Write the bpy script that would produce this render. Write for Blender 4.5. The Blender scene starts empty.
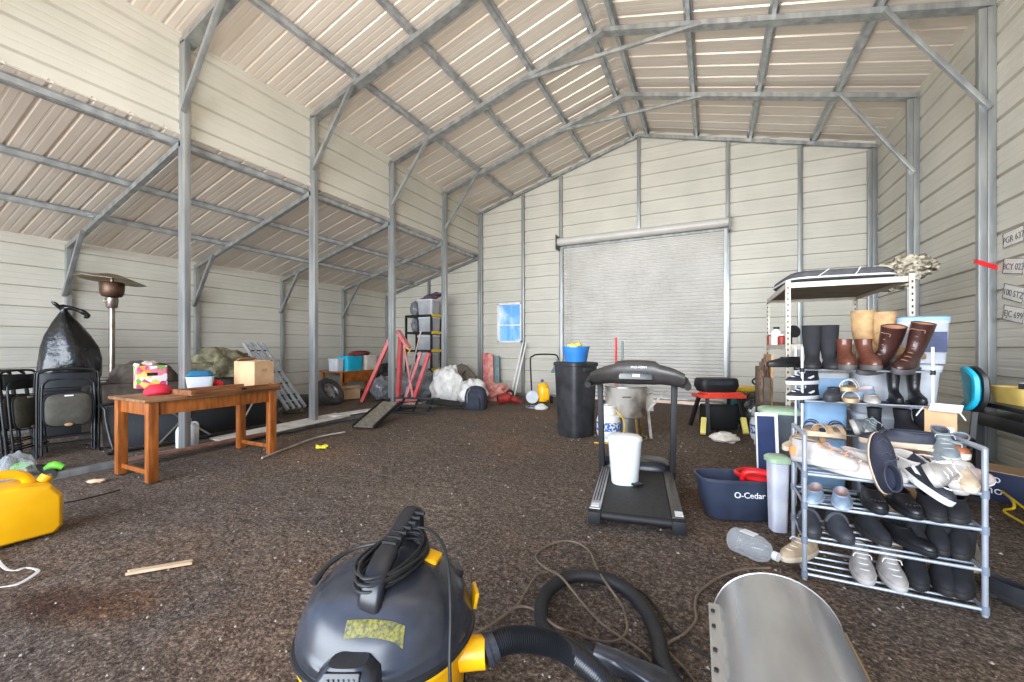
import bpy, bmesh, math, random
from mathutils import Vector, Matrix, Euler
R = math.radians
rnd = random.Random(7)
COL = bpy.context.scene.collection
# ---------------------------------------------------------------- camera model
F = 405.0; H = 1.2; TH = math.atan(199.0/405.0); CT, ST = math.cos(TH), math.sin(TH)
A = 5.436           # post line of the tall bay (x = -A)
B = 2.61            # right wall (x = B)
D = 1.70*A          # back wall (y = D)
LX = 1.6*A          # outer wall of the lean-to (x = -LX)
def W(xc, zc, z):   # sideways / forward distance from the photographer -> world
    return Vector((xc*CT - zc*ST, xc*ST + zc*CT, z))
def G(u, v, z=0.0):         # point at height z
    zc = F*(H - z)/(v - 347.0)
    return W((u-512.0)/F*zc, zc, z)
def Q(u, v, zc):            # point at forward distance zc
    return W((u-512.0)/F*zc, zc, H - (v-347.0)*zc/F)
def AY(u, v, y):            # point in the plane y
    t = (u-512.0)/F
    zc = y/(t*ST + CT)
    return W(t*zc, zc, H - (v-347.0)*zc/F)
def AX(u, v, x):            # point in the plane x
    t = (u-512.0)/F
    zc = x/(t*CT - ST)
    return W(t*zc, zc, H - (v-347.0)*zc/F)

# ---------------------------------------------------------------- materials
def lin(c):
    if isinstance(c, str):
        c = tuple(int(c[i:i+2], 16) for i in (0, 2, 4))
    r = []
    for x in c[:3]:
        x = x/255.0
        r.append(x/12.92 if x <= 0.04045 else ((x+0.055)/1.055)**2.4)
    return (r[0], r[1], r[2], 1.0)
_M = {}
def mat(key, c1, c2=None, rough=0.6, metal=0.0, scale=8.0, bump=0.0, bscale=None, stretch=None,
        spec=None, trans=0.0, alpha=1.0, emit=0.0, detail=4.0, coat=0.0, lo=0.35, hi=0.65, sheen=0.0):
    if key in _M: return _M[key]
    m = bpy.data.materials.new(key); m.use_nodes = True
    nt = m.node_tree; bs = nt.nodes['Principled BSDF']
    bs.inputs['Base Color'].default_value = lin(c1)
    bs.inputs['Roughness'].default_value = rough
    bs.inputs['Metallic'].default_value = metal
    if spec is not None: bs.inputs['Specular IOR Level'].default_value = spec
    if trans: bs.inputs['Transmission Weight'].default_value = trans
    if alpha < 1: bs.inputs['Alpha'].default_value = alpha
    if coat: bs.inputs['Coat Weight'].default_value = coat
    if sheen: bs.inputs['Sheen Weight'].default_value = sheen
    if emit:
        bs.inputs['Emission Color'].default_value = lin(c1); bs.inputs['Emission Strength'].default_value = emit
    if c2 is None and not bump:
        # faint unevenness so that no surface is dead flat
        c2 = tuple(int(x*0.9) for x in (c1 if not isinstance(c1, str) else [int(c1[i:i+2], 16) for i in (0, 2, 4)]))
    tc = nt.nodes.new('ShaderNodeTexCoord'); mp = nt.nodes.new('ShaderNodeMapping')
    nt.links.new(tc.outputs['Object'], mp.inputs['Vector'])
    if stretch: mp.inputs['Scale'].default_value = stretch
    if c2 is not None:
        n = nt.nodes.new('ShaderNodeTexNoise'); n.inputs['Scale'].default_value = scale; n.inputs['Detail'].default_value = detail
        cr = nt.nodes.new('ShaderNodeValToRGB')
        cr.color_ramp.elements[0].position = lo; cr.color_ramp.elements[0].color = lin(c1)
        cr.color_ramp.elements[1].position = hi; cr.color_ramp.elements[1].color = lin(c2)
        nt.links.new(mp.outputs[0], n.inputs['Vector']); nt.links.new(n.outputs['Fac'], cr.inputs['Fac'])
        nt.links.new(cr.outputs['Color'], bs.inputs['Base Color'])
    if bump:
        n2 = nt.nodes.new('ShaderNodeTexNoise'); n2.inputs['Scale'].default_value = bscale or scale*3; n2.inputs['Detail'].default_value = 3
        b = nt.nodes.new('ShaderNodeBump'); b.inputs['Strength'].default_value = bump; b.inputs['Distance'].default_value = 0.02
        nt.links.new(mp.outputs[0], n2.inputs['Vector']); nt.links.new(n2.outputs['Fac'], b.inputs['Height'])
        nt.links.new(b.outputs['Normal'], bs.inputs['Normal'])
    _M[key] = m
    return m

# ---------------------------------------------------------------- mesh builder
class MB:
    def __init__(s): s.bm = bmesh.new(); s.mi = 0
    def _add(s, vs, fs, M=None):
        if M is not None: vs = [M @ Vector(v) for v in vs]
        bv = [s.bm.verts.new(v) for v in vs]
        out = []
        for f in fs:
            if len(set(f)) < 3: continue
            try:
                g = s.bm.faces.new([bv[i] for i in f]); g.material_index = s.mi; out.append(g)
            except ValueError: pass
        return bv, out
    def box(s, c, d, rot=(0, 0, 0), bev=0.0, taper=1.0):
        x, y, z = d[0]/2, d[1]/2, d[2]/2
        t = taper
        vs = [(-x*t, -y*t, -z), (x*t, -y*t, -z), (x*t, y*t, -z), (-x*t, y*t, -z), (-x, -y, z), (x, -y, z), (x, y, z), (-x, y, z)]
        fs = [(0, 3, 2, 1), (4, 5, 6, 7), (0, 1, 5, 4), (1, 2, 6, 5), (2, 3, 7, 6), (3, 0, 4, 7)]
        Mx = Matrix.Translation(c) @ Euler(rot).to_matrix().to_4x4()
        bv, bf = s._add(vs, fs, Mx)
        if bev > 0:
            es = list({e for f in bf for e in f.edges})
            bmesh.ops.bevel(s.bm, geom=es, offset=min(bev, min(d)*0.45), segments=2, profile=0.6, affect='EDGES')
        return s
    def bar(s, p0, p1, w, h=None, up=(0, 0, 1), bev=0.0):     # rectangular bar between two points; w sideways, h along up
        h = h or w
        p0, p1 = Vector(p0), Vector(p1); d = p1-p0; L = d.length
        if L < 1e-6: return s
        d.normalize(); u = Vector(up)
        if abs(d.dot(u)) > 0.98: u = Vector((0, 1, 0))
        sx = d.cross(u).normalized(); uu = sx.cross(d).normalized()
        Mx = Matrix((sx, d, uu)).transposed().to_4x4(); Mx.translation = (p0+p1)/2
        x, y, z = w/2, L/2, h/2
        vs = [(-x, -y, -z), (x, -y, -z), (x, y, -z), (-x, y, -z), (-x, -y, z), (x, -y, z), (x, y, z), (-x, y, z)]
        fs = [(0, 3, 2, 1), (4, 5, 6, 7), (0, 1, 5, 4), (1, 2, 6, 5), (2, 3, 7, 6), (3, 0, 4, 7)]
        bv, bf = s._add(vs, fs, Mx)
        if bev > 0:
            es = list({e for f in bf for e in f.edges})
            bmesh.ops.bevel(s.bm, geom=es, offset=bev, segments=2, profile=0.6, affect='EDGES')
        return s
    def tube(s, pts, r, n=10, closed=False, caps=True, sm=0, flat=1.0):
        pts = [Vector(p) for p in pts]
        if sm: pts = smooth(pts, sm, closed)
        rs = r if isinstance(r, (list, tuple)) else None
        m = len(pts); rings = []
        prev = None
        for i, p in enumerate(pts):
            if closed: t = pts[(i+1) % m]-pts[i-1]
            else: t = pts[min(i+1, m-1)]-pts[max(i-1, 0)]
            if t.length < 1e-9: t = Vector((0, 0, 1))
            t.normalize()
            if prev is None:
                u = Vector((0, 0, 1)) if abs(t.z) < 0.9 else Vector((1, 0, 0))
            else: u = prev
            u = (u-t*u.dot(t))
            if u.length < 1e-6: u = Vector((1, 0, 0)) - t*t.x
            u.normalize(); prev = u; w = t.cross(u)
            rr = (rs[int(round(i*(len(rs)-1)/max(1, m-1)))] if rs else r)
            rings.append([p+u*math.cos(2*math.pi*k/n)*rr*flat+w*math.sin(2*math.pi*k/n)*rr for k in range(n)])
        return s.loft(rings, closed_v=closed, caps=caps and not closed)
    def loft(s, rings, closed_v=False, caps=True, cap0=None, cap1=None):
        n = len(rings[0]); m = len(rings)
        vs = [v for r_ in rings for v in r_]; fs = []
        for i in range(m if closed_v else m-1):
            j = (i+1) % m
            for k in range(n):
                l = (k+1) % n
                fs.append((i*n+k, i*n+l, j*n+l, j*n+k))
        if (caps if cap0 is None else cap0): fs.append(tuple(range(n-1, -1, -1)))
        if (caps if cap1 is None else cap1): fs.append(tuple((m-1)*n+k for k in range(n)))
        s._add(vs, fs); return s
    def cyl(s, p0, p1, r0, r1=None, n=20, caps=True):
        r1 = r0 if r1 is None else r1
        return s.tube([p0, p1], [r0, r1], n, caps=caps)
    def lathe(s, prof, c=(0, 0, 0), n=28, sx=1.0, sy=1.0, rot=(0, 0, 0), caps=False, sq=None):
        Mx = Matrix.Translation(c) @ Euler(rot).to_matrix().to_4x4(); rings = []
        for (r, z) in prof:
            ring = []
            for k in range(n):
                a = 2*math.pi*k/n; ca, sa = math.cos(a), math.sin(a)
                if sq:
                    ca = math.copysign(abs(ca)**sq, ca); sa = math.copysign(abs(sa)**sq, sa)
                ring.append(Mx @ Vector((r*ca*sx, r*sa*sy, z)))
            rings.append(ring)
        return s.loft(rings, caps=caps)
    def prism(s, poly, z0, z1, M=None):     # poly in local xy
        n = len(poly)
        vs = [(p[0], p[1], z0) for p in poly]+[(p[0], p[1], z1) for p in poly]
        fs = [tuple(range(n-1, -1, -1)), tuple(range(n, 2*n))]+[(k, (k+1) % n, n+(k+1) % n, n+k) for k in range(n)]
        s._add(vs, fs, M); return s
    def grid(s, fn, nu, nv, wrap=False):    # fn(i/nu, j/nv) -> point
        vs = [fn(i/nu, j/nv) for j in range(nv+1) for i in range(nu+(0 if wrap else 1))]
        w = nu if wrap else nu+1; fs = []
        for j in range(nv):
            for i in range(nu):
                fs.append((j*w+i, j*w+(i+1) % w, (j+1)*w+(i+1) % w, (j+1)*w+i))
        s._add(vs, fs); return s
    def blob(s, c, rad, seed=0, amp=0.15, n=18, freq=2.5, rot=(0, 0, 0), flatbot=None):
        from mathutils import noise
        Mx = Matrix.Translation(c) @ Euler(rot).to_matrix().to_4x4(); rings = []
        off = Vector((seed*3.1, seed*1.7, seed*0.9))
        for j in range(1, n):
            th = math.pi*j/n; ring = []
            for k in range(2*n):
                ph = math.pi*k/n
                d = Vector((math.sin(th)*math.cos(ph), math.sin(th)*math.sin(ph), -math.cos(th)))
                q = 1+amp*(noise.noise(d*freq+off)*1.3+0.5*noise.noise(d*freq*2.7+off))
                p = Vector((d.x*rad[0]*q, d.y*rad[1]*q, d.z*rad[2]*q))
                if flatbot is not None and p.z < flatbot: p.z = flatbot
                ring.append(Mx @ p)
            rings.append(ring)
        return s.loft(rings, caps=True)
    def build(s, name, m, parent=None, smooth=40, solid=0.0, sub=0):
        me = bpy.data.meshes.new(name)
        bmesh.ops.recalc_face_normals(s.bm, faces=s.bm.faces)
        s.bm.to_mesh(me); s.bm.free()
        for x in (m if isinstance(m, (list, tuple)) else [m]): me.materials.append(x)
        if smooth:
            me.shade_smooth()
            try: me.set_sharp_from_angle(angle=R(smooth))
            except Exception: pass
        o = bpy.data.objects.new(name, me); COL.objects.link(o)
        if solid:
            md = o.modifiers.new('solid', 'SOLIDIFY'); md.thickness = solid; md.offset = 0
        if sub:
            md = o.modifiers.new('sub', 'SUBSURF'); md.levels = sub; md.render_levels = sub
        if parent is not None: o.parent = parent
        return o

def smooth(pts, k, closed=False):
    pts = [Vector(p) for p in pts]; n = len(pts); out = []
    seg = n if closed else n-1
    for i in range(seg):
        if closed: p0, p1, p2, p3 = pts[i-1], pts[i], pts[(i+1) % n], pts[(i+2) % n]
        else: p0, p1, p2, p3 = pts[max(i-1, 0)], pts[i], pts[i+1], pts[min(i+2, n-1)]
        for j in range(k):
            t = j/k
            out.append(0.5*((2*p1)+(p2-p0)*t+(2*p0-5*p1+4*p2-p3)*t*t+(3*p1-p0-3*p2+p3)*t**3))
    if not closed: out.append(pts[-1])
    return out

def thing(name, label, cat, loc=(0, 0, 0), rz=0.0, group=None, rot=None):
    o = bpy.data.objects.new(name, None); COL.objects.link(o)
    o.empty_display_size = 0.1
    o.location = loc; o.rotation_euler = rot if rot is not None else (0, 0, rz)
    o['label'] = label; o['category'] = cat
    if group: o['group'] = group
    return o
def tag(o, label, cat, group=None, kind=None):
    o['label'] = label; o['category'] = cat
    if group: o['group'] = group
    if kind: o['kind'] = kind
    return o
def struct(o, label=None):
    o['kind'] = 'structure'
    if label: o['label'] = label
    return o
def place(o, loc, rz=0.0, rot=None):
    o.location = loc; o.rotation_euler = rot if rot is not None else (0, 0, rz); return o
def dup(root, label, loc=None, rot=None, group=None, scale=None):
    def kids(o): return [x for x in COL.objects if x.parent == o]
    r = root.copy(); COL.objects.link(r); r['label'] = label
    if loc is not None: r.location = loc
    if rot is not None: r.rotation_euler = rot
    if scale is not None: r.scale = scale
    if group: r['group'] = group
    for ch in kids(root):
        c = ch.copy(); COL.objects.link(c); c.parent = r
        for g in kids(ch):
            d = g.copy(); COL.objects.link(d); d.parent = c
    return r
def yaw_of(p, q):           # heading of p -> q as a z rotation for a thing whose long side is +x
    return math.atan2(q[1]-p[1], q[0]-p[0])
def fwd(n):                 # world yaw such that local -y faces the photographer from n degrees off axis
    return TH + R(n)
# ================================================================= SETTING
ZE = H+0.649*A      # eave height of the tall bay
ZR = H+0.855*A      # ridge height
XR = -0.26*A        # ridge x
SL = 0.278          # roof slope
ZL0 = H+0.437*A     # lean-to roof at the post line
ZL1 = H+0.28*A      # lean-to roof at the outer wall
SLL = (ZL0-ZL1)/(LX-A)
YF = -0.85          # front end of the shed
def roofz(x): return ZR - SL*abs(x-XR)
m_wall = mat('painted_sheet', (198, 193, 180), (188, 184, 171), rough=0.42, scale=1.3, spec=0.4)
m_roof = mat('galvalume_sheet', (220, 209, 196), (206, 195, 182), rough=0.34, metal=0.2, scale=3, stretch=(0.3, 1.6, 0.3), lo=.2, hi=.8)
m_tube = mat('galvanised_tube', (164, 165, 162), (132, 135, 135), rough=0.34, metal=0.5, scale=9, stretch=(1, 1, .15))
m_purl = mat('galvanised_purlin', (186, 189, 190), (150, 154, 157), rough=0.3, metal=0.5, scale=7)
m_curt = mat('door_curtain', (196, 192, 185), (184, 180, 172), rough=0.38, scale=2)
m_white = mat('white_vinyl', (235, 236, 236), rough=0.4)
m_conc = mat('pale_board', (196, 190, 178), (150, 142, 128), rough=0.8, scale=6, bump=.2)

def profile(v0, v1, pitch=0.29, depth=0.034, cuts=()):
    pts = []
    k0 = math.floor(v0/pitch)-1
    v = k0*pitch
    while v < v1+pitch:
        for dv, d in ((0, 0), (0.006, depth), (0.030, depth), (0.044, 0), (0.115, 0), (0.122, 0.0035), (0.136, 0.0035), (0.143, 0), (0.195, 0), (0.202, 0.0035), (0.216, 0.0035), (0.223, 0)):
            pts.append((v+dv, d))
        v += pitch
    def at(x):
        for (a, da), (b, db) in zip(pts, pts[1:]):
            if a <= x <= b: return da+(db-da)*(x-a)/max(b-a, 1e-9)
        return 0
    out = [(x, d) for x, d in pts if v0 < x < v1]
    for c in list(cuts)+[v0, v1]: out.append((c, at(c)))
    out = sorted(set(out))
    return out
def sheet(P, v0, v1, u0, u1, openings=(), prof=None):
    """P(u, v, d) -> point, d outward; u0/u1 numbers or functions of v"""
    f0 = u0 if callable(u0) else (lambda v: u0); f1 = u1 if callable(u1) else (lambda v: u1)
    cuts = [c for o in openings for c in (o[2], o[3]) if v0 < c < v1]
    pr = prof or profile(v0, v1, cuts=cuts)
    m = MB()
    for (a, da), (b, db) in zip(pr, pr[1:]):
        if b-a < 1e-7: continue
        mid = (a+b)/2
        segs = [(f0(a), f0(b), f1(a), f1(b))]
        for o in openings:
            if o[2] <= mid <= o[3]:
                new = []
                for s0a, s0b, s1a, s1b in segs:
                    if o[0] < s1a and o[1] > s0a:
                        if o[0] > s0a: new.append((s0a, s0b, o[0], o[0]))
                        if o[1] < s1a: new.append((o[1], o[1], s1a, s1b))
                    else: new.append((s0a, s0b, s1a, s1b))
                segs = new
        for s0a, s0b, s1a, s1b in segs:
            if s1a-s0a < 1e-5 and s1b-s0b < 1e-5: continue
            m._add([P(s0a, a, da), P(s1a, a, da), P(s1b, b, db), P(s0b, b, db)], [(0, 1, 2, 3)])
    bmesh.ops.remove_doubles(m.bm, verts=m.bm.verts, dist=1e-5)
    return m

# door and window openings in the back wall
DX0, DX1, DZ = -0.586*A, 0.048*A, H+0.432*A
WX0, WX1, WZ0, WZ1 = -0.908*A, -0.782*A, H+0.021*A, H+0.205*A
def gl(v):      # left limit of tall back wall at height v
    if v <= ZE+.1: return -A
    return XR-(ZR+.1-v)/SL
def gr(v):
    zr = roofz(B)+.1
    if v <= zr: return B
    return XR+(ZR+.1-v)/SL
struct(sheet(lambda u, v, d: Vector((u, D+d, v)), 0.0, ZR+0.09, gl, gr,
      [(DX0, DX1, -1, DZ), (WX0, WX1, WZ0, WZ1)]).build('wall_back', m_wall, smooth=0))
def ll(v):
    if v <= ZL1+.07: return -LX
    return -A-(ZL0+.07-v)/SLL
struct(sheet(lambda u, v, d: Vector((u, D+d, v)), 0.0, ZL0+0.06, ll, -A-0.02).build('wall_back_lean_to', m_wall, smooth=0))
struct(sheet(lambda u, v, d: Vector((B+d, u, v)), 0.0, roofz(B)+.095, YF, D).build('wall_right', m_wall, smooth=0))
struct(sheet(lambda u, v, d: Vector((-LX-d, u, v)), 0.0, ZL1+0.07, YF, D).build('wall_left_outer', m_wall, smooth=0))
struct(sheet(lambda u, v, d: Vector((-A-0.05-d, u, v)), ZL0+0.10, ZE+0.085, YF, D).build('wall_left_upper', m_wall, smooth=0))
# front end above a wide open front
struct(sheet(lambda u, v, d: Vector((u, YF-d, v)), ZL1-.2, ZR-0.02, lambda v: gl(max(v, ZE)), gr, [(-A+.1, B-.1, -1, ZE-.35)]).build('wall_front', m_wall, smooth=0))
# roofs: ribs run up the slope, spaced along y
def roof_P(u, v, d):
    return Vector((u, v, roofz(u)+0.10+d*.6))
mr = sheet(roof_P, YF-0.1, D+0.05, -A-0.1, XR)
struct(mr.build('ceiling_left', m_roof, smooth=0))
def roof_P2(u, v, d): return Vector((u, v, ZR - SL*abs(u-XR)+0.10+d*.6))
struct(sheet(roof_P2, YF-0.1, D+0.05, XR, B+0.15).build('ceiling_right', m_roof, smooth=0))
def lean_P(u, v, d): return Vector((u, v, ZL0+SLL*(u+A)+0.075+d*.6))
struct(sheet(lean_P, YF-0.1, D+0.05, -LX-0.15, -A-0.02).build('ceiling_lean_to', m_roof, smooth=0))
m_ridge = MB()
for sgn in (-1, 1):
    m_ridge._add([(XR, YF-.1, ZR+.105), (XR, D+.05, ZR+.105), (XR+sgn*.16, D+.05, ZR+.105-.16*SL), (XR+sgn*.16, YF-.1, ZR+.105-.16*SL)], [(0, 1, 2, 3)])
struct(m_ridge.build('trim_ridge', m_roof, smooth=0, solid=.004))
# trim under the upper left wall
struct(MB().box((-A-0.055, (YF+D)/2, ZL0+0.09), (0.05, D-YF, 0.055)).build('trim_sill', m_wall))

# ----------------------------------------------------------------- floor
def floor_material():
    m = bpy.data.materials.new('gravel'); m.use_nodes = True; nt = m.node_tree; L = nt.links.new
    bs = nt.nodes['Principled BSDF']; bs.inputs['Roughness'].default_value = 0.95; bs.inputs['Specular IOR Level'].default_value = 0.25
    tc = nt.nodes.new('ShaderNodeTexCoord')
    def noise(sc, det=6, ro=0.6):
        n = nt.nodes.new('ShaderNodeTexNoise'); n.inputs['Scale'].default_value = sc; n.inputs['Detail'].default_value = det
        n.inputs['Roughness'].default_value = ro; L(tc.outputs['Object'], n.inputs['Vector']); return n
    def ramp(src, stops):
        r = nt.nodes.new('ShaderNodeValToRGB')
        while len(r.color_ramp.elements) < len(stops): r.color_ramp.elements.new(0.5)
        for e, (p, c) in zip(r.color_ramp.elements, stops): e.position = p; e.color = lin(c)
        L(src, r.inputs['Fac']); return r
    def mix(f, a, b, t='MIX'):
        x = nt.nodes.new('ShaderNodeMix'); x.data_type = 'RGBA'; x.blend_type = t
        if isinstance(f, float): x.inputs['Factor'].default_value = f
        else: L(f, x.inputs['Factor'])
        L(a, x.inputs['A']); L(b, x.inputs['B']); return x.outputs['Result']
    big = ramp(noise(0.55, 4).outputs['Fac'], [(0.34, (206, 189, 174)), (0.5, (190, 176, 164)), (0.66, (214, 184, 158))])
    grain = ramp(noise(62, 6, .78).outputs['Fac'], [(0.31, (52, 47, 44)), (0.5, (146, 138, 131)), (0.70, (248, 242, 232))])
    c = mix(1.0, big.outputs['Color'], grain.outputs['Color'], 'MULTIPLY')
    fine = ramp(noise(26, 5, .7).outputs['Fac'], [(0.35, (120, 112, 106)), (0.62, (255, 255, 255))])
    c = mix(0.6, c, fine.outputs['Color'], 'MULTIPLY')
    vo = nt.nodes.new('ShaderNodeTexVoronoi'); vo.inputs['Scale'].default_value = 26; L(tc.outputs['Object'], vo.inputs['Vector'])
    chip = ramp(vo.outputs['Distance'], [(0.05, (255, 255, 255)), (0.12, (0, 0, 0))])
    gate = ramp(noise(9, 3).outputs['Fac'], [(0.54, (0, 0, 0)), (0.60, (255, 255, 255))])
    msk = mix(1.0, chip.outputs['Color'], gate.outputs['Color'], 'MULTIPLY')
    pale = nt.nodes.new('ShaderNodeRGB'); pale.outputs[0].default_value = lin((214, 204, 190))
    c = mix(msk, c, pale.outputs[0])
    for (px, py, rx, ry, c_) in STAINS:
        mp = nt.nodes.new('ShaderNodeMapping'); mp.vector_type = 'TEXTURE'; mp.inputs['Location'].default_value = (px, py, 0); mp.inputs['Scale'].default_value = (rx, ry, 1); mp.inputs['Rotation'].default_value = (0, 0, TH)
        L(tc.outputs['Object'], mp.inputs['Vector']); gd = nt.nodes.new('ShaderNodeTexGradient'); gd.gradient_type = 'SPHERICAL'; L(mp.outputs[0], gd.inputs['Vector'])
        mm = nt.nodes.new('ShaderNodeMath'); mm.operation = 'MULTIPLY'; L(gd.outputs['Fac'], mm.inputs[0]); nn = noise(5, 4); L(nn.outputs['Fac'], mm.inputs[1])
        rr = ramp(mm.outputs[0], [(0.05, (0, 0, 0)), (0.38, (225, 225, 225))])
        sc_ = nt.nodes.new('ShaderNodeRGB'); sc_.outputs[0].default_value = lin(c_)
        c = mix(rr.outputs['Color'], c, mix(1.0, c, sc_.outputs[0], 'MULTIPLY'))
    L(c, bs.inputs['Base Color'])
    b = nt.nodes.new('ShaderNodeBump'); b.inputs['Strength'].default_value = 0.9; b.inputs['Distance'].default_value = 0.02
    nb = noise(60, 6, .7); L(nb.outputs['Fac'], b.inputs['Height'])
    b2 = nt.nodes.new('ShaderNodeBump'); b2.inputs['Strength'].default_value = 0.6; b2.inputs['Distance'].default_value = 0.08
    nb2 = noise(7, 5, .6); L(nb2.outputs['Fac'], b2.inputs['Height']); L(b.outputs['Normal'], b2.inputs['Normal'])
    L(b2.outputs['Normal'], bs.inputs['Normal'])
    return m
_a, _b, _c = G(48, 603), G(118, 602), G(705, 500)
STAINS = [(_a.x, _a.y, .42, .22, (176, 128, 88)), (_b.x, _b.y, .40, .26, (255, 214, 176)), (_c.x, _c.y, .3, .5, (200, 150, 110))]
m_gravel = floor_material()
from mathutils import noise as _ns
def gz(x, y):
    return 0.012*_ns.noise(Vector((x*1.3, y*1.3, 0.3)))+0.006*_ns.noise(Vector((x*4.1, y*4.1, 2.3)))-0.008
fl = MB()
nx, ny = 170, 170
fl.grid(lambda i, j: Vector((-LX-.05+i*(LX+B+.1), YF-.2+j*(D-YF+.25), gz(-LX+i*(LX+B), YF-.2+j*(D-YF+.25)))), nx, ny)
struct(fl.build('floor', m_gravel, smooth=180))
m_dirt = mat('outside_dirt', (190, 160, 130), (168, 140, 112), rough=.95, scale=3)
og = MB(); og._add([(-60, -60, -.03), (60, -60, -.03), (60, 60, -.03), (-60, 60, -.03)], [(0, 1, 2, 3)])
struct(og.build('ground', m_dirt))
# loose stones
pe = MB(); rp = random.Random(3)
m_peb = mat('pale_stone', (178, 168, 156), (112, 102, 92), rough=.9, scale=30)
for k in range(2600):
    zc = 0.75+6.5*rp.random()**1.6; xc = zc*(rp.random()*2.5-1.27)
    p = W(xc, zc, 0)
    if not (-LX+.3 < p.x < B-.1 and p.y < D-.1): continue
    r_ = (0.0018+0.005*rp.random()**3)*(1+.2*zc)
    c = Vector((p.x, p.y, gz(p.x, p.y)+r_*.3)); vs = []
    q = [c+Vector((math.cos(a+rp.random()*.5)*r_*(0.7+.6*rp.random()), math.sin(a)*r_*(0.7+.6*rp.random()), 0)) for a in (0, 1.25, 2.5, 3.8, 5.1)]
    t = c+Vector((0, 0, r_*.9))
    pe._add(q+[t]+[c-Vector((0, 0, r_*.5))], [(0, 1, 5), (1, 2, 5), (2, 3, 5), (3, 4, 5), (4, 0, 5), (0, 1, 6), (1, 2, 6), (2, 3, 6), (3, 4, 6), (4, 0, 6)])
o = pe.build('loose_gravel', m_peb, smooth=0); tag(o, 'pale loose stones scattered over the dark gravel floor', 'gravel', kind='stuff')

# ----------------------------------------------------------------- frames
FR = [k*A for k in (0.154, 0.464, 0.774, 1.085, 1.396)]
TW = 0.065
def frame_post(m, x, y, z1, sx):           # double tube, side by side in x
    m.box((x, y, z1/2), (TW, TW, z1), bev=.005); m.box((x+sx*(TW+.002), y, z1/2), (TW, TW, z1), bev=.005)
side = 0
for i, y in enumerate(FR+[D-.06]):
    last = (i == len(FR))
    # tall bay
    m = MB(); frame_post(m, -A+.03, y, roofz(-A)-.02, -1); struct(m.build('trim_post_left', m_tube))
    m = MB(); zt = roofz(B)-.05
    if not last or True:
        frame_post(m, B-.035, y, zt, -1)
    struct(m.build('trim_column_right', m_tube))
    m = MB()
    for (xa, xb) in ((-A-.03, XR), (B, XR)):
        m.bar((xa, y, roofz(xa)-.02), (xb, y, ZR-.02), TW, TW)
        if not last: m.bar((xa, y+TW, roofz(xa)-.02), (xb, y+TW, ZR-.02), TW, TW)
    struct(m.build('trim_rafter', m_tube))
    if not last:
        m = MB()
        # collar tie with flattened ends
        x0, x1 = XR-.232*A, XR+.232*A; zc_ = ZR-.278*.232*A-.06
        m.bar((x0, y-.05, zc_), (x1, y-.05, zc_), .045, .05, bev=.004)
        for xx, sx in ((x0, 1), (x1, -1)):
            m.box((xx-sx*.01, y-.045, zc_+.01), (.14, .008, .05)); m.cyl((xx-sx*.03, y-.06, zc_+.02), (xx-sx*.03, y-.03, zc_+.02), .014, n=8)
        # knee braces
        m.bar((-A+.05, y-.05, H+.492*A), (-.84*A, y-.05, roofz(-.84*A)-.05), .055, .045, bev=.004)
        m.bar((B-.06, y-.05, H+.447*A), (.318*A, y-.05, roofz(.318*A)-.05), .055, .045, bev=.004)
        struct(m.build('trim_brace', m_tube))
    # lean-to
    m = MB()
    zl = ZL1-.04
    m.box((-LX+.04, y, zl/2), (TW, TW, zl), bev=.005)
    m.bar((-LX+.02, y, ZL1-.03), (-A-.03, y, ZL0-.03), TW, TW)
    if not last: m.bar((-LX+.05, y-.05, H+.14*A), (-1.475*A, y-.05, ZL0+SLL*(-1.475*A+A)-.05), .055, .045, bev=.004)
    struct(m.build('trim_lean_to_frame', m_tube))
# purlins (hat channels along y)
def purlin(x, zf, name='trim_purlin'):
    sl = (zf(x+.01)-zf(x-.01))/.02; z = zf(x)+.015
    m = MB()
    cs = [(-.055, .05), (-.03, .05), (-.022, 0), (.022, 0), (.03, .05), (.055, .05), (.055, .053), (.032, .053), (.024, .003), (-.024, .003), (-.032, .053), (-.055, .053)]
    ring = lambda y: [Vector((x+a, y, z+b+sl*a)) for a, b in cs]
    m.loft([ring(YF), ring(D-.03)]); struct(m.build(name, m_purl, smooth=0))
for off in (.03, .21, .387, .573):
    for sg in (-1, 1): purlin(XR+sg*off*A, roofz)
leanz = lambda x: ZL0+SLL*(x+A)-.002
for k in (1.03, 1.235, 1.42): purlin(-k*A, leanz, 'trim_lean_to_purlin')
struct(MB().box((-1.035*A, (YF+D)/2, ZL0-.0), (.07, D-YF, .07)).build('trim_header', m_tube))
# base rails
struct(MB().box((-A+.03, (YF+D)/2, .02), (TW, D-YF, .065), bev=.004).build('trim_base_rail', m_tube))
struct(MB().box((-LX+.04, (YF+D)/2, .02), (TW, D-YF, .065), bev=.004).build('trim_base_rail_outer', m_tube))
struct(MB().box((B-.04, (YF+D)/2, .02), (TW, D-YF, .065), bev=.004).build('trim_base_rail_right', m_tube))
struct(MB().bar((-LX, D-.04, .02), (DX0-.1, D-.04, .02), TW, TW).bar((DX1+.1, D-.04, .02), (B, D-.04, .02), TW, TW).build('trim_base_rail_back', m_tube))
# back wall uprights
for x in (-.7745*A, DX0-.035, DX1+.04, .276*A):
    struct(MB().box((x, D-.045, (roofz(x)-.06)/2), (.07, TW, roofz(x)-.06), bev=.005).build('trim_back_post', m_tube))
struct(MB().box((XR-.01, D-.045, (roofz(XR)+DZ)/2), (.065, TW, roofz(XR)-.1-DZ), bev=.005).build('trim_gable_post', m_tube))
struct(MB().box((-1.31*A, D-.045, (leanz(-1.31*A))/2), (.065, TW, leanz(-1.31*A)), bev=.005).build('trim_lean_to_post', m_tube))
struct(MB().bar((DX0-.1, D-.05, DZ+.03), (DX1+.1, D-.05, DZ+.03), .06, .07).build('trim_door_header', m_tube))

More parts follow.
